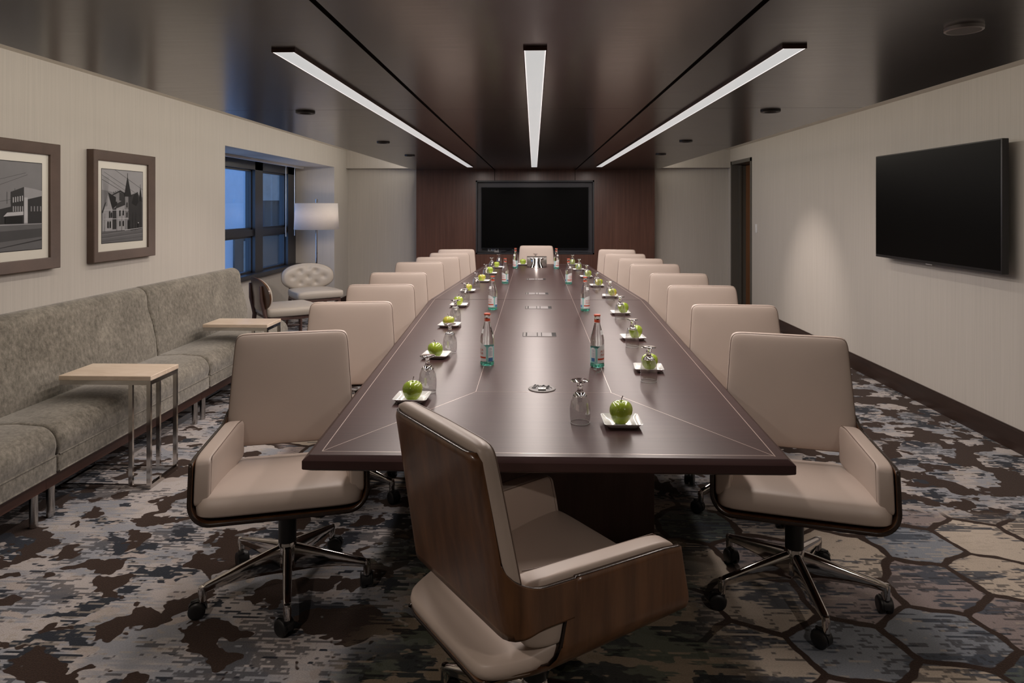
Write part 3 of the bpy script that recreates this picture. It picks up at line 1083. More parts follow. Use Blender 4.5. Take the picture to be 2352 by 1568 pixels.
gout = [(0.0335, 0.0), (0.0338, 0.001), (0.0362, 0.025), (0.0360, 0.05), (0.0325, 0.075), (0.025, 0.0935)]
gin = [(0.0240, 0.0920), (0.0312, 0.0745), (0.0349, 0.05), (0.0351, 0.025), (0.0327, 0.001), (0.0330, 0.0)]
gstem = [(0.0, 0.0905), (0.012, 0.0905), (0.0225, 0.0915), (0.0250, 0.0938), (0.0175, 0.104), (0.0125, 0.109), (0.0095, 0.114), (0.0085, 0.121), (0.0115, 0.128), (0.0075, 0.133), (0.013, 0.139), (0.030, 0.1435), (0.0325, 0.1452), (0.031, 0.1466), (0.0, 0.1466)]
glass0 = MB().lathe(gin + gout, 40).build('water_goblet', M['thin_glass'], None, 60)
MB().lathe(gstem, 32).build('stem', M['glass'], glass0, 50)
MB().tube([(0.0333 * math.cos(2 * PI * k / 40), 0.0333 * math.sin(2 * PI * k / 40), 0.0012) for k in range(40)], 0.0011, 8, closed=True).build('rim', M['rim_glass'], glass0, 80)


def setting_label(what, i, side):
    return f'{what} at the {ORD[i]} place on the table\'s {side} side'


used = {}


def put(proto, x, y, z, rz, label, cat, group):
    if proto.name not in used:
        used[proto.name] = 1
        c = proto
    else:
        c = copy_tree(proto)
    c.location = (x, y, z)
    c.rotation_euler = (0, 0, rz)
    return tag(c, label, cat, group)


EPS = 0.0006
for side, PP, AA, GG, bl in (('left', LP, LA, LG, (2, 4, 5)), ('right', RP, RA, RG, (3, 4))):
    for i in range(8):
        rz = R(random.uniform(-6, 6))
        put(plate0, *PP[i], TZ + EPS, rz, setting_label('small square white plate under an apple', i, side), 'plate', 'square plates on the table')
        ax, ay = AA[i]
        px_, py_ = PP[i]
        ax, ay = px_ + max(-0.022, min(0.022, ax - px_)), py_ + max(-0.022, min(0.022, ay - py_))
        b = i in bl
        a = put(apple1 if b else apple0, ax, ay, TZ + EPS + 0.0064, R(random.uniform(0, 360)), setting_label('yellow blushed green apple on a plate' if b else 'green apple on a square plate', i, side), 'apple', 'apples on the table')
        s_ = random.uniform(0.94, 1.04)
        a.scale = (s_, s_, s_)
        put(glass0, *GG[i], TZ + EPS, 0, setting_label('upturned clear glass goblet', i, side), 'glass', 'upturned goblets on the table')
put(plate0, 0.301, 2.362, TZ + EPS, R(1), 'square white plate at the near head of the table, closest to the camera', 'plate', 'square plates on the table')
a = put(apple0, 0.298, 2.352, TZ + EPS + 0.0064, R(20), 'green apple with a bent stem at the near head of the table', 'apple', 'apples on the table')
a.scale = (1.03, 1.03, 1.08)
put(glass0, 0.160, 2.377, TZ + EPS, 0, 'upturned clear goblet at the near head of the table beside the chair back', 'glass', 'upturned goblets on the table')
put(plate0, -0.143, 8.72, TZ + EPS, 0, 'square white plate at the far head of the table beside the steel stand', 'plate', 'square plates on the table')
put(apple0, -0.140, 8.725, TZ + EPS + 0.0064, 2, 'green apple at the far head of the table in front of the end chair', 'apple', 'apples on the table')
put(glass0, 0.02, 8.70, TZ + EPS, 0, 'upturned goblet behind the polished steel stand at the far table end', 'glass', 'upturned goblets on the table')

# ------------------------------------------------------------------ water bottles
BR = 0.0318
bprof = [(0.0, 0.002), (0.024, 0.0), (0.029, 0.002), (BR, 0.008), (BR, 0.122), (0.0312, 0.132), (0.0275, 0.150), (0.0212, 0.172), (0.0155, 0.194), (0.0132, 0.206), (0.0128, 0.222), (0.0142, 0.224), (0.0142, 0.230), (0.0128, 0.232), (0.0128, 0.240), (0.0, 0.240)]
bot0 = MB().lathe(bprof, 40).build('water_bottle', M['bottle'], None, 50)
MB().lathe([(0.0135, 0.237), (0.0152, 0.237), (0.0156, 0.240), (0.0148, 0.2445), (0.0, 0.2455)], 28).build('cap', M['cap_red'], bot0)
mb = MB()
for k in range(12):
    a = 2 * PI * k / 12
    mb.superq(0.0045, 0.003, 0.006, 0.9, 0.9, 8, 6, lambda x, y, z, a=a: ((BR + 0.0002 + y * 0.5) * math.cos(a) - x * math.sin(a), (BR + 0.0002 + y * 0.5) * math.sin(a) + x * math.cos(a), 0.0105 + z))
mb.lathe([(0.022, 0.0005), (BR + 0.0006, 0.004), (BR + 0.0006, 0.016), (BR + 0.0002, 0.018)], 40)
mb.build('bottle_foot', M['bottle_foot'], bot0, 60)


def wrap(a0, a1, z0, z1, r, mb, mi, arch=0.0, n_=20):
    """curved label patch between angles (radians), arched top if arch>0"""
    lo, hi = [], []
    for k in range(n_ + 1):
        t = k / n_
        a = a0 + (a1 - a0) * t
        zz = z1 + arch * (math.sin(PI * t) ** 0.7 - 1)
        lo.append((r * math.cos(a), r * math.sin(a), z0))
        hi.append((r * math.cos(a), r * math.sin(a), zz))
    mb.grid([lo, hi], mi=mi)


# angle 0 = the label's front
lm = MB()
r1 = BR + 0.0003
wrap(R(-180), R(180), 0.022, 0.092, r1, lm, 1, 0, 48)
wrap(R(-75), R(75), 0.0225, 0.108, r1 + 0.0002, lm, 0, 0.020)
wrap(R(-72), R(72), 0.037, 0.045, r1 + 0.0004, lm, 2)
wrap(R(92), R(138), 0.030, 0.094, r1 + 0.0004, lm, 0, 0.010)
wrap(R(-138), R(-92), 0.030, 0.094, r1 + 0.0004, lm, 0, 0.010)
wrap(R(94), R(136), 0.023, 0.040, r1 + 0.0006, lm, 3)
wrap(R(-134), R(-98), 0.030, 0.046, r1 + 0.0006, lm, 3)
for z_ in (0.05, 0.056, 0.062, 0.068, 0.076, 0.082):
    wrap(R(99), R(130), z_, z_ + 0.0022, r1 + 0.0006, lm, 4, 0, 6)
    wrap(R(-130), R(-99), z_, z_ + 0.0022, r1 + 0.0006, lm, 4, 0, 6)
label0 = lm.build('label', [M['label_white'], M['label_teal'], M['label_red'], M['label_blue'], M['label_grey']], bot0, 60)
nl = MB()
wrap(R(-180), R(180), 0.2085, 0.2215, 0.0137, nl, 0, 0, 32)
wrap(R(-180), R(180), 0.2065, 0.2085, 0.0137, nl, 1, 0, 32)
nl2 = MB()
wrap(R(-40), R(40), 0.152, 0.172, 0.0305, nl2, 0)
nl2.v = [(v[0] * (1 if v[2] > 0.2 else (0.0276 + (0.0215 - 0.0276) * (v[2] - 0.150) / 0.022) / 0.0302), v[1] * (1 if v[2] > 0.2 else (0.0276 + (0.0215 - 0.0276) * (v[2] - 0.150) / 0.022) / 0.0302), v[2]) for v in nl2.v]
nl2.build('shoulder_label', M['label_white'], bot0, 60)
neck0 = nl.build('neck_label', [M['label_red'], M['label_white']], bot0, 60)


def wrapped_text(txt, size, zc, r, mat, parent, a_c=0.0, name='label_text'):
    cu = bpy.data.curves.new('lettering', 'FONT')
    cu.body = txt
    cu.size = size
    cu.align_x = 'CENTER'
    cu.align_y = 'CENTER'
    cu.resolution_u = 2
    t = bpy.data.objects.new('lettering', cu)
    col.objects.link(t)
    dg = bpy.context.evaluated_depsgraph_get()
    me = bpy.data.meshes.new_from_object(t.evaluated_get(dg))
    bpy.data.objects.remove(t)
    for v in me.vertices:
        a = a_c + v.co.x / r
        v.co = (r * math.cos(a), r * math.sin(a), zc + v.co.y)
    me.materials.clear()
    me.materials.append(mat)
    o = bpy.data.objects.new(name, me)
    col.objects.link(o)
    o.parent = parent
    return o


wrapped_text('ACQUA\nPANNA', 0.0165, 0.068, r1 + 0.0007, M['label_red'], label0)
wrapped_text('PANNA', 0.0075, 0.215, 0.0140, M['label_white'], neck0)

BT = {'left': [(-0.221, 3.225), (-0.3, 4.955), (-0.28, 6.638), (-0.224, 8.279)], 'right': [(0.296, 3.207), (0.368, 4.914), (0.335, 6.621), (0.27, 8.237)]}
BO = ['nearest', 'second', 'third', 'farthest']
for side in ('left', 'right'):
    for i, (x, y) in enumerate(BT[side]):
        face = R(-170 if side == 'left' else -18) + R((0, 22, 22, 18)[i] * (1 if side == 'left' else -1))
        put(bot0, x, y, TZ + EPS, face, f'clear water bottle with teal label and red neck band, {BO[i]} of the table\'s {side} four', 'bottle', 'water bottles on the table')

# ------------------------------------------------------------------ polished steel stand at the far end
st = empty('display_stand', (0.035, 8.43, TZ + 0.004))
tag(st, 'low polished steel stand with flared front on the far end of the table', 'stand')
MB().bbox(-0.122, 0.122, 0.0, 0.10, 0, 0.118, 0.004).build('stand_body', M['steel'], st)
MB().box(-0.122, 0.122, -0.006, 0.104, 0.118, 0.126).build('stand_lid', M['steel'], st, 0)
rows = []
for k in range(13):
    t = k / 12
    z = 0.002 + 0.108 * t
    hw = 0.062 + 0.030 * (abs(t - 0.42) / 0.58) ** 1.8
    y = -0.075 * (1 - t) ** 1.6 - 0.004
    rows.append([(-hw, y, z), (-hw * 0.5, y - 0.006, z), (0, y - 0.008, z), (hw * 0.5, y - 0.006, z), (hw, y, z)])
rows = [[(x * 1.0, y - 0.02, 0.001) for x, y, z in rows[0]]] + rows
o = MB().grid(rows).build('flared_front', M['chrome'], st)
o.modifiers.new('sheet', 'SOLIDIFY').thickness = 0.003

# ------------------------------------------------------------------ televisions
tv = empty('television', (0.0125, 10.50, 0.775))
tag(tv, 'large black flat screen set into the wood wall niche behind the table', 'television')
MB().bbox(-0.818, 0.818, -0.10, -0.035, 0.082, 1.020, 0.004).build('bezel', M['window_metal'], tv)
MB().box(-0.812, 0.812, -0.1025, -0.10, 0.092, 1.012).build('screen', M['screen'], tv, 0)
MB().box(-0.3, 0.3, -0.036, 0.0, 0.25, 0.85).build('wall_bracket', M['black'], tv, 0)
tv2 = empty('television', (XR, 5.025, 1.084))
tag(tv2, 'black flat screen television mounted on the right hand papered wall', 'television')
MB().bbox(-0.108, -0.066, -0.77, 0.77, 0.0, 0.833, 0.004).build('bezel', M['dark_metal'], tv2)
MB().box(-0.1095, -0.108, -0.757, 0.762, 0.022, 0.825).build('screen', M['screen'], tv2, 0)
MB().box(-0.068, 0.0, -0.3, 0.3, 0.2, 0.65).build('wall_bracket', M['black'], tv2, 0)
MB().box(-0.104, -0.08, -0.03, 0.05, -0.006, 0.001).build('sensor_bar', M['alu'], tv2, 0)
# niche fittings
op = empty('outlet_plate', (-0.625, 10.50, 0.832))
tag(op, 'white outlet plate with two round black sockets in the niche below the screen', 'outlet')
MB().bbox(-0.085, 0.085, -0.008, 0, -0.046, 0.046, 0.002).build('cover', M['plastic_white'], op)
mb = MB().lathe([(0, 0.011), (0.011, 0.011), (0.013, 0.008)], 20)
mb.xform(Matrix.Rotation(R(90), 4, 'X'))
k1 = MB().add([(v[0] - 0.05, v[1], v[2]) for v in mb.v], mb.f).build('jack', M['black'], op)
k2 = k1.copy()
k2.location = (0.1, 0, 0)
col.objects.link(k2)
MB().box(-0.018, 0.012, -0.010, -0.008, -0.018, 0.01).build('nameplate', M['label_grey'], op, 0)
bx = MB().bbox(-0.125, 0.125, -0.05, 0.05, 0, 0.016, 0.003).build('media_box', M['black'], None)
bx.location = (-0.735, 10.435, NZ0 + b_)
tag(bx, 'flat black media box lying in the left corner of the screen niche', 'media box')
pts = [(-0.50 + 0.34 * t, 10.45 + 0.03 * math.sin(t * 9), NZ0 + b_ + 0.006 + 0.035 * math.sin(t * PI) ** 2) for t in [i / 20 for i in range(21)]]
tag(MB().tube(pts, 0.006, 8).build('cable', M['black']), 'black cable coiled in the niche right of the white outlet plate', 'cable')

# ------------------------------------------------------------------ ceiling fixtures
for (x, nm) in STRIPS:
    t = empty('linear_light', (x, SY0, WZ))
    tag(t, f'long narrow glowing ceiling light, the {nm} one of three above the table', 'ceiling light', 'linear ceiling lights')
    h = 0.038
    mb = MB()
    for a, b, c, d in ((-h - 0.004, -h, -0.004, SY1 - SY0 + 0.004), (h, h + 0.004, -0.004, SY1 - SY0 + 0.004), (-h, h, -0.004, 0), (-h, h, SY1 - SY0, SY1 - SY0 + 0.004)):
        mb.box(a, b, c, d, -0.0115, 0)
    mb.build('housing', M['rail_wood'], t, 0)
    MB().box(-h, h, 0, SY1 - SY0, -0.0105, -0.001).build('diffuser', M['diffuser'], t, 0)
    mb = MB().box(-h, -h + 0.003, 0, SY1 - SY0, -0.0112, -0.0106).box(h - 0.003, h, 0, SY1 - SY0, -0.0112, -0.0106).box(-h, h, 0, 0.004, -0.0112, -0.0106).box(-h, h, SY1 - SY0 - 0.004, SY1 - SY0, -0.0112, -0.0106)
    mb.build('glowing_edge', M['lit_edge'], t, 0)

CANS = [(-1.339, 3.96, 'left side, nearest the camera'), (1.366, 3.99, 'right side, nearest black one'), (-1.299, 5.85, 'left side, middle one'), (1.285, 5.82, 'right side, middle black one'), (-1.346, 7.36, 'left side, farthest'), (1.34, 7.26, 'right side, farthest')]
for i, (x, y, where) in enumerate(CANS + [(-1.33, 0.55, 'left side, added out of view'), (1.33, 0.35, 'right side, added out of view')]):  # the last pair is unseen, added to brighten the foreground
    t = empty('downlight', (x, y, WZ))
    tag(t, f'round black recessed downlight in the wood ceiling, {where}', 'downlight', 'black downlights')
    MB().lathe([(0.030, -0.002), (0.034, -0.010), (0.050, -0.012), (0.055, -0.009), (0.056, 0.0)], 32).build('trim_ring', M['black'], t)
    MB().lathe([(0, -0.0015), (0.031, -0.0015)], 24).build('lens', M['black'], t)
    aim = {5: (2.96, 7.35, 0.55), 4: (-2.9, 7.6, 0.6), 3: (2.75, 5.6, 0), 2: (-2.3, 5.5, 0.3), 1: (1.6, 3.9, 0), 0: (-1.9, 3.9, 0.3), 6: (-0.9, 1.2, 0), 7: (0.9, 1.2, 0)}[i]
    pw = {5: 85, 4: 30, 3: 14, 2: 34, 1: 10, 0: 24, 6: 46, 7: 38}[i]
    spot('downlight_beam', (x, y, WZ - 0.02), aim, pw, WARM, 52 if i == 5 else 95, 1.0 if i == 5 else 0.85)
sp_ = empty('ceiling_speaker', (1.332, 2.16, WZ))
tag(sp_, 'round grey ceiling speaker near the top right corner of the wood ceiling', 'speaker')
MB().lathe([(0.046, -0.011), (0.050, -0.013), (0.0535, -0.010), (0.054, 0)], 40).build('speaker_rim', M['alu'], sp_)
M['grille'] = plain('speaker_grille', (0.15, 0.14, 0.14), 0.6)
MB().lathe([(0, -0.0115), (0.047, -0.0115)], 36).build('grille', M['grille'], sp_)

# ------------------------------------------------------------------ banquette bench, three units
def inset_extrude(prof, y0, y1, bev):
    cx = sum(p[0] for p in prof) / len(prof)
    cz = sum(p[1] for p in prof) / len(prof)
    rows = []
    def row(y, ins):
        out = []
        for x, z in prof:
            dx, dz = x - cx, z - cz
            l = math.hypot(dx, dz)
            k = max(0.0, (l - ins) / l)
            out.append((cx + dx * k, y, cz + dz * k))
        return out
    for k in range(6):
        a = PI / 2 * k / 5
        rows.append(row(y0 + bev * (1 - math.sin(a)), bev * (1 - math.cos(a)) if k else bev))
    rows = []
    for k in range(6):
        a = PI / 2 * k / 5
        rows.append(row(y0 + bev * (1 - math.cos(a)), bev * (1 - math.sin(a))))
    for k in range(5, -1, -1):
        a = PI / 2 * k / 5
        rows.append(row(y1 - bev * (1 - math.cos(a)), bev * (1 - math.sin(a))))
    return MB().grid(rows, True, True)


def arcpts(cx, cz, r, a0, a1, n_=8):
    return [(cx + r * math.cos(R(a0 + (a1 - a0) * k / n_)), cz + r * math.sin(R(a0 + (a1 - a0) * k / n_))) for k in range(n_ + 1)]


W_ = 1.516
bench0 = empty('banquette_bench', (0, 0, 0))
MB().box(-2.87, -2.315, 0.0, W_, 0.155, 0.238).build('plinth_rail', M['rail_wood'], bench0, 0)
MB().bbox(-2.875, -2.258, 0.001, W_ - 0.001, 0.238, 0.322, 0.012, 3).build('seat_band', M['velvet'], bench0)
seat = [(-2.80, 0.318)] + [(-2.262, 0.318)] + arcpts(-2.345, 0.372, 0.092, -10, 78, 10) + [(-2.45, 0.470), (-2.60, 0.462), (-2.80, 0.44)]
inset_extrude(seat, 0.002, W_ - 0.002, 0.022).build('seat_cushion', M['velvet'], bench0, 60)
back = [(-2.875, 0.34), (-2.66, 0.34), (-2.625, 0.44), (-2.632, 0.56), (-2.655, 0.68), (-2.690, 0.80)] + arcpts(-2.772, 0.862, 0.076, 10, 110, 8) + [(-2.875, 0.90)]
inset_extrude(back, 0.002, W_ - 0.002, 0.022).build('back_cushion', M['velvet'], bench0, 60)
pm = MB()
for z_ in (0.3215, 0.2415):
    pm.tube([(-2.2595, 0.012 + (W_ - 0.024) * k / 8, z_) for k in range(9)], 0.0042, 8)
pm.build('piping', M['velvet'], bench0, 80)
for y_ in (0.06, W_ - 0.05):
    for x_ in (-2.338, -2.80):
        MB().lathe([(0, 0), (0.016, 0), (0.0185, 0.003), (0.0185, 0.028), (0.0178, 0.0285), (0.0185, 0.029), (0.0185, 0.156), (0, 0.156)], 24, (x_, y_, 0)).build('leg', M['steel'], bench0)
BL = ['taupe velvet banquette unit at the left picture edge, nearest the camera', 'taupe velvet banquette unit under the pictures, middle of three', 'taupe velvet banquette unit ending at the window alcove']
for i, y in enumerate((1.652, 3.170, 4.688)):
    b = bench0 if i == 0 else copy_tree(bench0)
    b.location = (0, y, 0)
    tag(b, BL[i], 'bench', 'banquette along the left wall')

# ------------------------------------------------------------------ C-shaped side tables
st0 = empty('side_table', (0, 0, 0))
X0, X1, D_ = -2.53, -2.03, 0.285
MB().bbox(X0, X1, 0, D_, 0.575, 0.600, 0.002, 1).build('stone_top', M['travertine'], st0)
bw_ = 0.022
mb = MB()
for y0 in (0.003, D_ - 0.003 - 0.012):
    mb.box(X0 + 0.003, X1 - 0.003, y0, y0 + 0.012, 0.552, 0.5745)
mb.box(X0 + 0.003, X0 + 0.015, 0.015, D_ - 0.015, 0.552, 0.5745).box(X1 - 0.015, X1 - 0.003, 0.015, D_ - 0.015, 0.552, 0.5745)
mb.build('top_frame', M['nickel'], st0, 0)
for y0 in (0.003, D_ - 0.003 - 0.014):
    for x0 in (X1 - 0.003 - bw_, X1 - 0.123):
        MB().box(x0, x0 + bw_, y0, y0 + 0.014, 0.0225, 0.552).build('upright', M['nickel'], st0, 0)
mb = MB()
for y0 in (0.003, D_ - 0.003 - 0.014):
    mb.box(X0 + 0.01, X1 - 0.003, y0, y0 + 0.014, 0, 0.022)
mb.box(X1 - 0.003 - bw_, X1 - 0.003, 0.017, D_ - 0.017, 0, 0.022)
mb.box(X0 + 0.01, X0 + 0.03, 0.017, D_ - 0.017, 0, 0.022)
mb.build('floor_frame', M['nickel'], st0, 0)
for i, (y, lab) in enumerate(((3.555, 'cream stone side table on a chrome frame, the nearer one over the bench'), (5.135, 'cream stone side table on a chrome frame, the farther one toward the window'))):
    b = st0 if i == 0 else copy_tree(st0)
    b.location = (0, y, 0)
    tag(b, lab, 'side table', 'side tables at the banquette')

# ------------------------------------------------------------------ framed photographs
def picture(y0, y1, z0, z1, lab, art):
    t = empty('framed_photograph', (XL, (y0 + y1) / 2, (z0 + z1) / 2))
    tag(t, lab, 'picture', 'framed photographs on the left wall')
    hw, hh = (y1 - y0) / 2, (z1 - z0) / 2
    fw = 0.066
    def rr(w_, h_, x):
        return [(x, -w_, -h_), (x, w_, -h_), (x, w_, h_), (x, -w_, h_)]
    rows = [rr(hw, hh, 0.001), rr(hw, hh, 0.046), rr(hw - 0.004, hh - 0.004, 0.050), rr(hw - fw + 0.006, hh - fw + 0.006, 0.036), rr(hw - fw, hh - fw, 0.034), rr(hw - fw, hh - fw, 0.014)]
    MB().grid(rows, True).build('frame', M['frame_wood'], t, 20)
    MB().box(0.004, 0.020, -hw + fw - 0.002, hw - fw + 0.002, -hh + fw - 0.002, hh - fw + 0.002).build('mat_board', M['mat_board'], t, 0)
    pw, ph = hw - fw - 0.056, hh - fw - 0.056
    mb = MB().box(0.02, 0.0206, -pw - 0.004, pw + 0.004, -ph - 0.004, ph + 0.004, 0)
    lay = [0.0208]
    def poly(pts, g):
        lay[0] += 0.00008
        vs = [(lay[0], -pw + 2 * pw * u, -ph + 2 * ph * v) for u, v in pts]
        mb.add(vs, [tuple(range(len(vs)))], g)
    art(poly)
    mb.build('photograph', [M['g1'], M['g2'], M['g3'], M['g4'], M['g5'], M['g6'], M['g7']], t, 0)


def rect(u0, v0, u1, v1):
    return [(u0, v0), (u1, v0), (u1, v1), (u0, v1)]


def art_church(P):
    P(rect(0, 0, 1, 1), 4)
    P([(0, 0.72), (1, 0.62), (1, 1), (0, 1)], 5)
    P(rect(0, 0, 1, 0.16), 3)
    for k in range(7):
        P([(0, 0.02 + 0.018 * k), (1, 0.05 + 0.022 * k), (1, 0.056 + 0.022 * k), (0, 0.025 + 0.018 * k)], 2 + k % 3)
    for u0, v0, u1, v1 in ((0, 0.92, 0.6, 0.70), (0.05, 0.96, 1, 0.62), (0.3, 1, 1, 0.74), (0, 0.86, 0.55, 0.68)):
        P([(u0, v0), (u1, v1), (u1, v1 + 0.004), (u0, v0 + 0.004)], 2)
    P([(0.02, 0.16), (0.02, 0.42), (0.13, 0.66), (0.24, 0.46), (0.30, 0.47), (0.52, 0.52), (0.66, 0.55), (0.66, 0.16)], 5)     # pale walls
    P([(0.0, 0.42), (0.07, 0.54), (0.10, 0.56), (0.02, 0.40)], 1)
    P([(0.15, 0.67), (0.13, 0.69), (0.33, 0.62), (0.36, 0.52), (0.24, 0.46)], 0)             # steep gable roof
    P([(0.24, 0.18), (0.24, 0.46), (0.33, 0.48), (0.33, 0.18)], 1)
    P([(0.30, 0.46), (0.36, 0.54), (0.56, 0.60), (0.56, 0.52)], 1)                            # nave roof
    P([(0.32, 0.56), (0.32, 0.67), (0.42, 0.71), (0.54, 0.66), (0.54, 0.58)], 4)              # belvedere
    P([(0.40, 0.58), (0.40, 0.70), (0.54, 0.66), (0.54, 0.56)], 1)
    P([(0.24, 0.66), (0.42, 0.72), (0.56, 0.67), (0.55, 0.655), (0.42, 0.70), (0.24, 0.645)], 0)
    for k in range(6):
        P(rect(0.27 + 0.045 * k, 0.675 + 0.008 * min(k, 5 - k), 0.28 + 0.045 * k, 0.70 + 0.008 * min(k, 5 - k)), 0)
    P([(0.68, 0.15), (0.68, 0.66), (0.86, 0.70), (0.98, 0.52), (0.98, 0.17)], 1)              # dark transept
    P([(0.70, 0.54), (0.76, 0.66), (0.86, 0.71), (0.88, 0.56), (0.82, 0.50)], 0)
    P(rect(0.54, 0.17, 0.68, 0.64), 4)                                                         # turret
    P(rect(0.62, 0.17, 0.68, 0.64), 1)
    P([(0.52, 0.635), (0.605, 0.92), (0.70, 0.635)], 0)
    P(rect(0.601, 0.90, 0.609, 0.97), 0)
    P([(0.90, 0.56), (0.935, 0.78), (0.98, 0.56)], 0)
    P(rect(0.932, 0.77, 0.937, 0.82), 0)
    P(rect(0.905, 0.35, 0.975, 0.57), 1)
    for u, v, h in ((0.16, 0.34, 0.10), (0.20, 0.34, 0.08), (0.40, 0.36, 0.09), (0.48, 0.37, 0.09), (0.57, 0.48, 0.08), (0.57, 0.34, 0.08), (0.40, 0.22, 0.08), (0.48, 0.22, 0.08), (0.12, 0.20, 0.10), (0.17, 0.20, 0.10)):
        P([(u, v), (u + 0.028, v), (u + 0.028, v + h * 0.8), (u + 0.014, v + h), (u, v + h * 0.8)], 0)
    for v in (0.32, 0.44):
        P(rect(0.03, v, 0.62, v + 0.008), 6)
    P(rect(0.60, 0.17, 0.66, 0.30), 0)
    for u in (0.05, 0.33, 0.45, 0.72, 0.80):
        P([(u, 0.15), (u + 0.006, 0.15), (u + 0.012, 0.40), (u + 0.009, 0.40)], 0)
    for k in range(9):
        P([(0.06 + 0.006 * k, 0.5), (0.062 + 0.006 * k, 0.5), (0.02 + 0.016 * k, 0.9), (0.018 + 0.016 * k, 0.9)], 2)
    P(rect(0.86, 0.17, 0.872, 0.25), 0)
    P(rect(0.855, 0.25, 0.88, 0.265), 6)
    P([(0.52, 0.155), (0.98, 0.18), (0.98, 0.186), (0.52, 0.165)], 6)


def art_street(P):
    P(rect(0, 0, 1, 1), 4)
    P([(0, 0.55), (1, 0.70), (1, 1), (0, 1)], 4)
    P(rect(0, 0, 1, 0.30), 3)
    P([(0, 0.06), (1, 0.14), (1, 0.24), (0, 0.20)], 2)
    P([(0.30, 0.0), (1, 0.10), (1, 0.115), (0.28, 0.0)], 1)
    P([(0, 0.28), (1, 0.29), (1, 0.315), (0, 0.305)], 5)
    for a, b, c, d in ((0.0, 0.62, 0.82, 0.88), (0.2, 0.58, 0.84, 0.86), (0.3, 0.50, 0.7, 0.58)):
        P([(a, b), (c, d), (c, d + 0.004), (a, b + 0.004)], 2)
    P(rect(0.62, 0.40, 0.625, 0.66), 2)
    P(rect(0.70, 0.40, 0.705, 0.70), 2)
    P([(0.0, 0.30), (0.0, 0.48), (0.14, 0.49), (0.14, 0.30)], 2)
    P([(0.14, 0.30), (0.14, 0.50), (0.30, 0.53), (0.36, 0.51), (0.36, 0.30)], 5)
    P([(0.30, 0.30), (0.30, 0.48), (0.50, 0.50), (0.66, 0.53), (0.66, 0.30)], 1)
    P([(0.52, 0.46), (0.68, 0.50), (0.68, 0.53), (0.52, 0.52)], 4)
    P([(0.66, 0.30), (0.66, 0.66), (0.80, 0.72), (0.80, 0.30)], 1)
    P([(0.80, 0.30), (0.80, 0.72), (0.92, 0.70), (1.0, 0.68), (1.0, 0.30)], 5)
    P([(0.84, 0.30), (0.84, 0.58), (1.0, 0.62), (1.0, 0.30)], 1)
    P(rect(0.80, 0.31, 0.84, 0.60), 6)
    for k in range(5):
        P(rect(0.68 + 0.024 * k, 0.54 + 0.005 * k, 0.69 + 0.024 * k, 0.60 + 0.005 * k), 6)
        P(rect(0.68 + 0.024 * k, 0.44, 0.692 + 0.024 * k, 0.50), 5)
    for k in range(4):
        P(rect(0.16 + 0.045 * k, 0.42, 0.175 + 0.045 * k, 0.47), 1)
        P(rect(0.87 + 0.035 * k, 0.44, 0.885 + 0.035 * k, 0.50), 4)
    P([(0.58, 0.385), (0.62, 0.43), (0.79, 0.44), (0.79, 0.40)], 6)
    P([(0.08, 0.37), (0.20, 0.42), (0.38, 0.42), (0.34, 0.36)], 2)
    P(rect(0.60, 0.305, 0.78, 0.385), 0)
    P(rect(0.06, 0.305, 0.48, 0.37), 0)
    P([(0.30, 0.29), (0.31, 0.34), (0.36, 0.36), (0.41, 0.34), (0.42, 0.29)], 0)


picture(4.322, 5.040, 1.133, 1.872, 'brown framed old photograph of a steepled church, right of the pair on the wall', art_church)
picture(3.075, 4.012, 1.133, 1.870, 'brown framed old photograph of a town street, cut by the left picture edge', art_street)

# ------------------------------------------------------------------ floor lamp
lp = empty('floor_lamp', (-2.957, 9.2, 0))
tag(lp, 'floor lamp with a white drum shade standing in the window alcove corner', 'lamp')
MB().lathe([(0, 0), (0.14, 0), (0.14, 0.012), (0.02, 0.022), (0, 0.022)], 36).build('base', M['nickel'], lp)
MB().lathe([(0, 0.02), (0.0115, 0.02), (0.0115, 0.86), (0.015, 0.862), (0.015, 0.874), (0.0115, 0.876), (0.0115, 1.56), (0, 1.56)], 18).build('pole', M['nickel'], lp)
MB().lathe([(0.01, 1.553), (0.016, 1.556), (0.016, 1.60), (0, 1.602)], 18).build('finial', M['nickel'], lp)
o = MB().lathe([(0.297, 1.190), (0.282, 1.543)], 48).build('lamp_shade', M['shade'], lp)
o.modifiers.new('cloth', 'SOLIDIFY').thickness = 0.003
mb = MB()
for k in range(3):
    a = 2 * PI * k / 3
    mb.tube([(0, 0, 1.535), (0.28 * math.cos(a), 0.28 * math.sin(a), 1.538)], 0.002, 6)
mb.build('shade_spider', M['nickel'], lp)
n = NT('lit_bulb')
n.set(color=(0.9, 0.9, 0.9), emis=(1.0, 0.80, 0.62), emit=38.0)
M['bulb'] = n.mat
mb = MB()
for s in (-1, 1):
    mb.superq(0.028, 0.028, 0.042, 1, 1, 16, 10, lambda x, y, z, s=s: (x + s * 0.075, y, z + 1.40))
    mb.tube([(0, 0, 1.33), (s * 0.075, 0, 1.33), (s * 0.075, 0, 1.37)], 0.008, 8)
mb.build('bulb', M['bulb'], lp)
pts = [(0.10, -0.06, 0.010), (0.3, -0.3, 0.006), (0.36, -0.5, 0.16), (0.42, -0.62, 0.24), (0.50, -0.62, 0.16), (0.54, -0.5, 0.006)]
MB().tube(pts, 0.004, 6).build('cord', M['plastic_white'], lp)

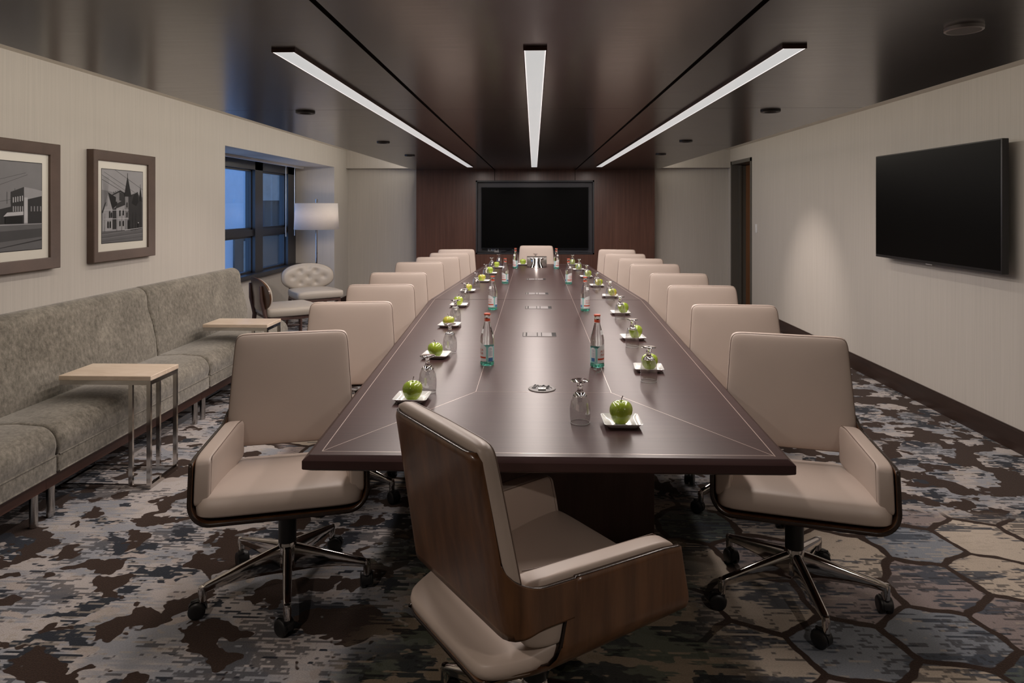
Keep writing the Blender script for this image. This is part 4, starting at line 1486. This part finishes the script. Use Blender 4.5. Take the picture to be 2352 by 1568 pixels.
# ------------------------------------------------------------------ lounge chairs
lc0 = empty('lounge_chair', (0, 0, 0))
def fs(x, y, z):
    k = 1 - 0.10 * smooth(0.0, -0.26, y)
    return (x * k, y + 0.02, 0.425 + z + 0.012 * (1 - (x / 0.29) ** 2) * (1 if z > 0 else 0))
MB().superq(0.29, 0.27, 0.045, 0.22, 0.14, 48, 16, fs).build('seat_cushion', M['vinyl'], lc0, 70)
MB().bbox(-0.25, 0.25, -0.22, 0.26, 0.345, 0.382, 0.006).build('seat_rail', M['base_wood'], lc0)
tuft = [(-0.20, 0.0), (-0.10, 0.075), (-0.10, -0.075), (0.0, 0.0), (0.10, 0.075), (0.10, -0.075), (0.20, 0.0), (0.0, 0.12), (0.0, -0.12)]
def curve_y(x):
    return -0.285 + 0.22 * x * x * 2.0
def back_oval(front):
    rows = []
    n_ = 56
    for j in range(17):
        s = j / 16
        ringp = []
        for i in range(n_):
            a = 2 * PI * i / n_
            x = 0.335 * s * math.copysign(abs(math.cos(a)) ** 0.85, math.cos(a))
            z = 0.168 * s * math.copysign(abs(math.sin(a)) ** 0.85, math.sin(a))
            if front:
                d = 0.052 * (1 - s ** 5) ** 0.5
                for tx, tz in tuft:
                    d -= 0.020 * math.exp(-((x - tx) ** 2 + (z - tz) ** 2) / 0.0007)
            else:
                d = -0.012
            ringp.append((x, curve_y(x) + d - 0.10 * z, 0.605 + z))
        rows.append(ringp)
    return rows
MB().grid(back_oval(True), True).build('back_cushion', M['vinyl'], lc0, 80)
mb = MB().grid(back_oval(False), True)
r_ = back_oval(False)
outer = [(p[0], p[1], p[2]) for p in r_[-1]]
outer2 = [(p[0] * 1.0, p[1] + 0.016, p[2]) for p in r_[-1]]
mb.grid([outer, outer2], True)
mb.build('back_panel', M['chair_wood'], lc0, 60)
for s in (-1, 1):
    MB().tube([(s * 0.20, -0.30, 0.70), (s * 0.205, -0.292, 0.55), (s * 0.215, -0.25, 0.38), (s * 0.24, -0.26, 0.2), (s * 0.25, -0.31, 0.0)], [0.014, 0.02, 0.024, 0.02, 0.014], 10).build('rear_leg', M['base_wood'], lc0)
    MB().tube([(s * 0.235, 0.235, 0.37), (s * 0.245, 0.245, 0.2), (s * 0.25, 0.255, 0.0)], [0.024, 0.019, 0.014], 10).build('front_leg', M['base_wood'], lc0)
    MB().tube([(s * 0.235, -0.26, 0.2), (s * 0.242, 0.243, 0.2)], 0.011, 8).build('stretcher', M['base_wood'], lc0)
for i, (x, y, f, lab) in enumerate(((-2.62, 7.10, (0.80, 0.60), 'pale lounge chair seen from its dark wood side, nearest the bench end'), (-2.74, 8.42, (0.58, -0.81), 'pale lounge chair with a tufted oval back facing out in front of the floor lamp'))):
    b = lc0 if i == 0 else copy_tree(lc0)
    b.location = (x, y, 0)
    b.rotation_euler = (0, 0, math.atan2(f[1], f[0]) - PI / 2)
    tag(b, lab, 'chair', 'lounge chairs by the window')

# ------------------------------------------------------------------ window blind gear, light switch
wb = empty('window_blind', (-3.33, 8.0, RZ))
tag(wb, 'white roller blind rail with two hanging wands at the top of the window', 'blind')
MB().box(-0.02, 0.02, -1.65, 1.72, -0.028, -0.001).build('blind_rail', M['plastic_white'], wb, 0)
for y_ in (1.16, 1.50):
    MB().tube([(-0.03, y_, -0.02), (-0.035, y_, -0.06), (-0.035, y_, -0.98)], 0.006, 8).build('wand', M['plastic_white'], wb)
sw = empty('light_switch', (XR, 9.185, 1.207))
tag(sw, 'small white light switch plate on the right wall beside the door', 'switch')
MB().bbox(-0.007, 0, -0.036, 0.036, -0.058, 0.058, 0.002).build('cover', M['plastic_white'], sw)
MB().box(-0.011, -0.006, -0.008, 0.008, -0.016, 0.016).build('rocker', M['plastic_white'], sw, 0)
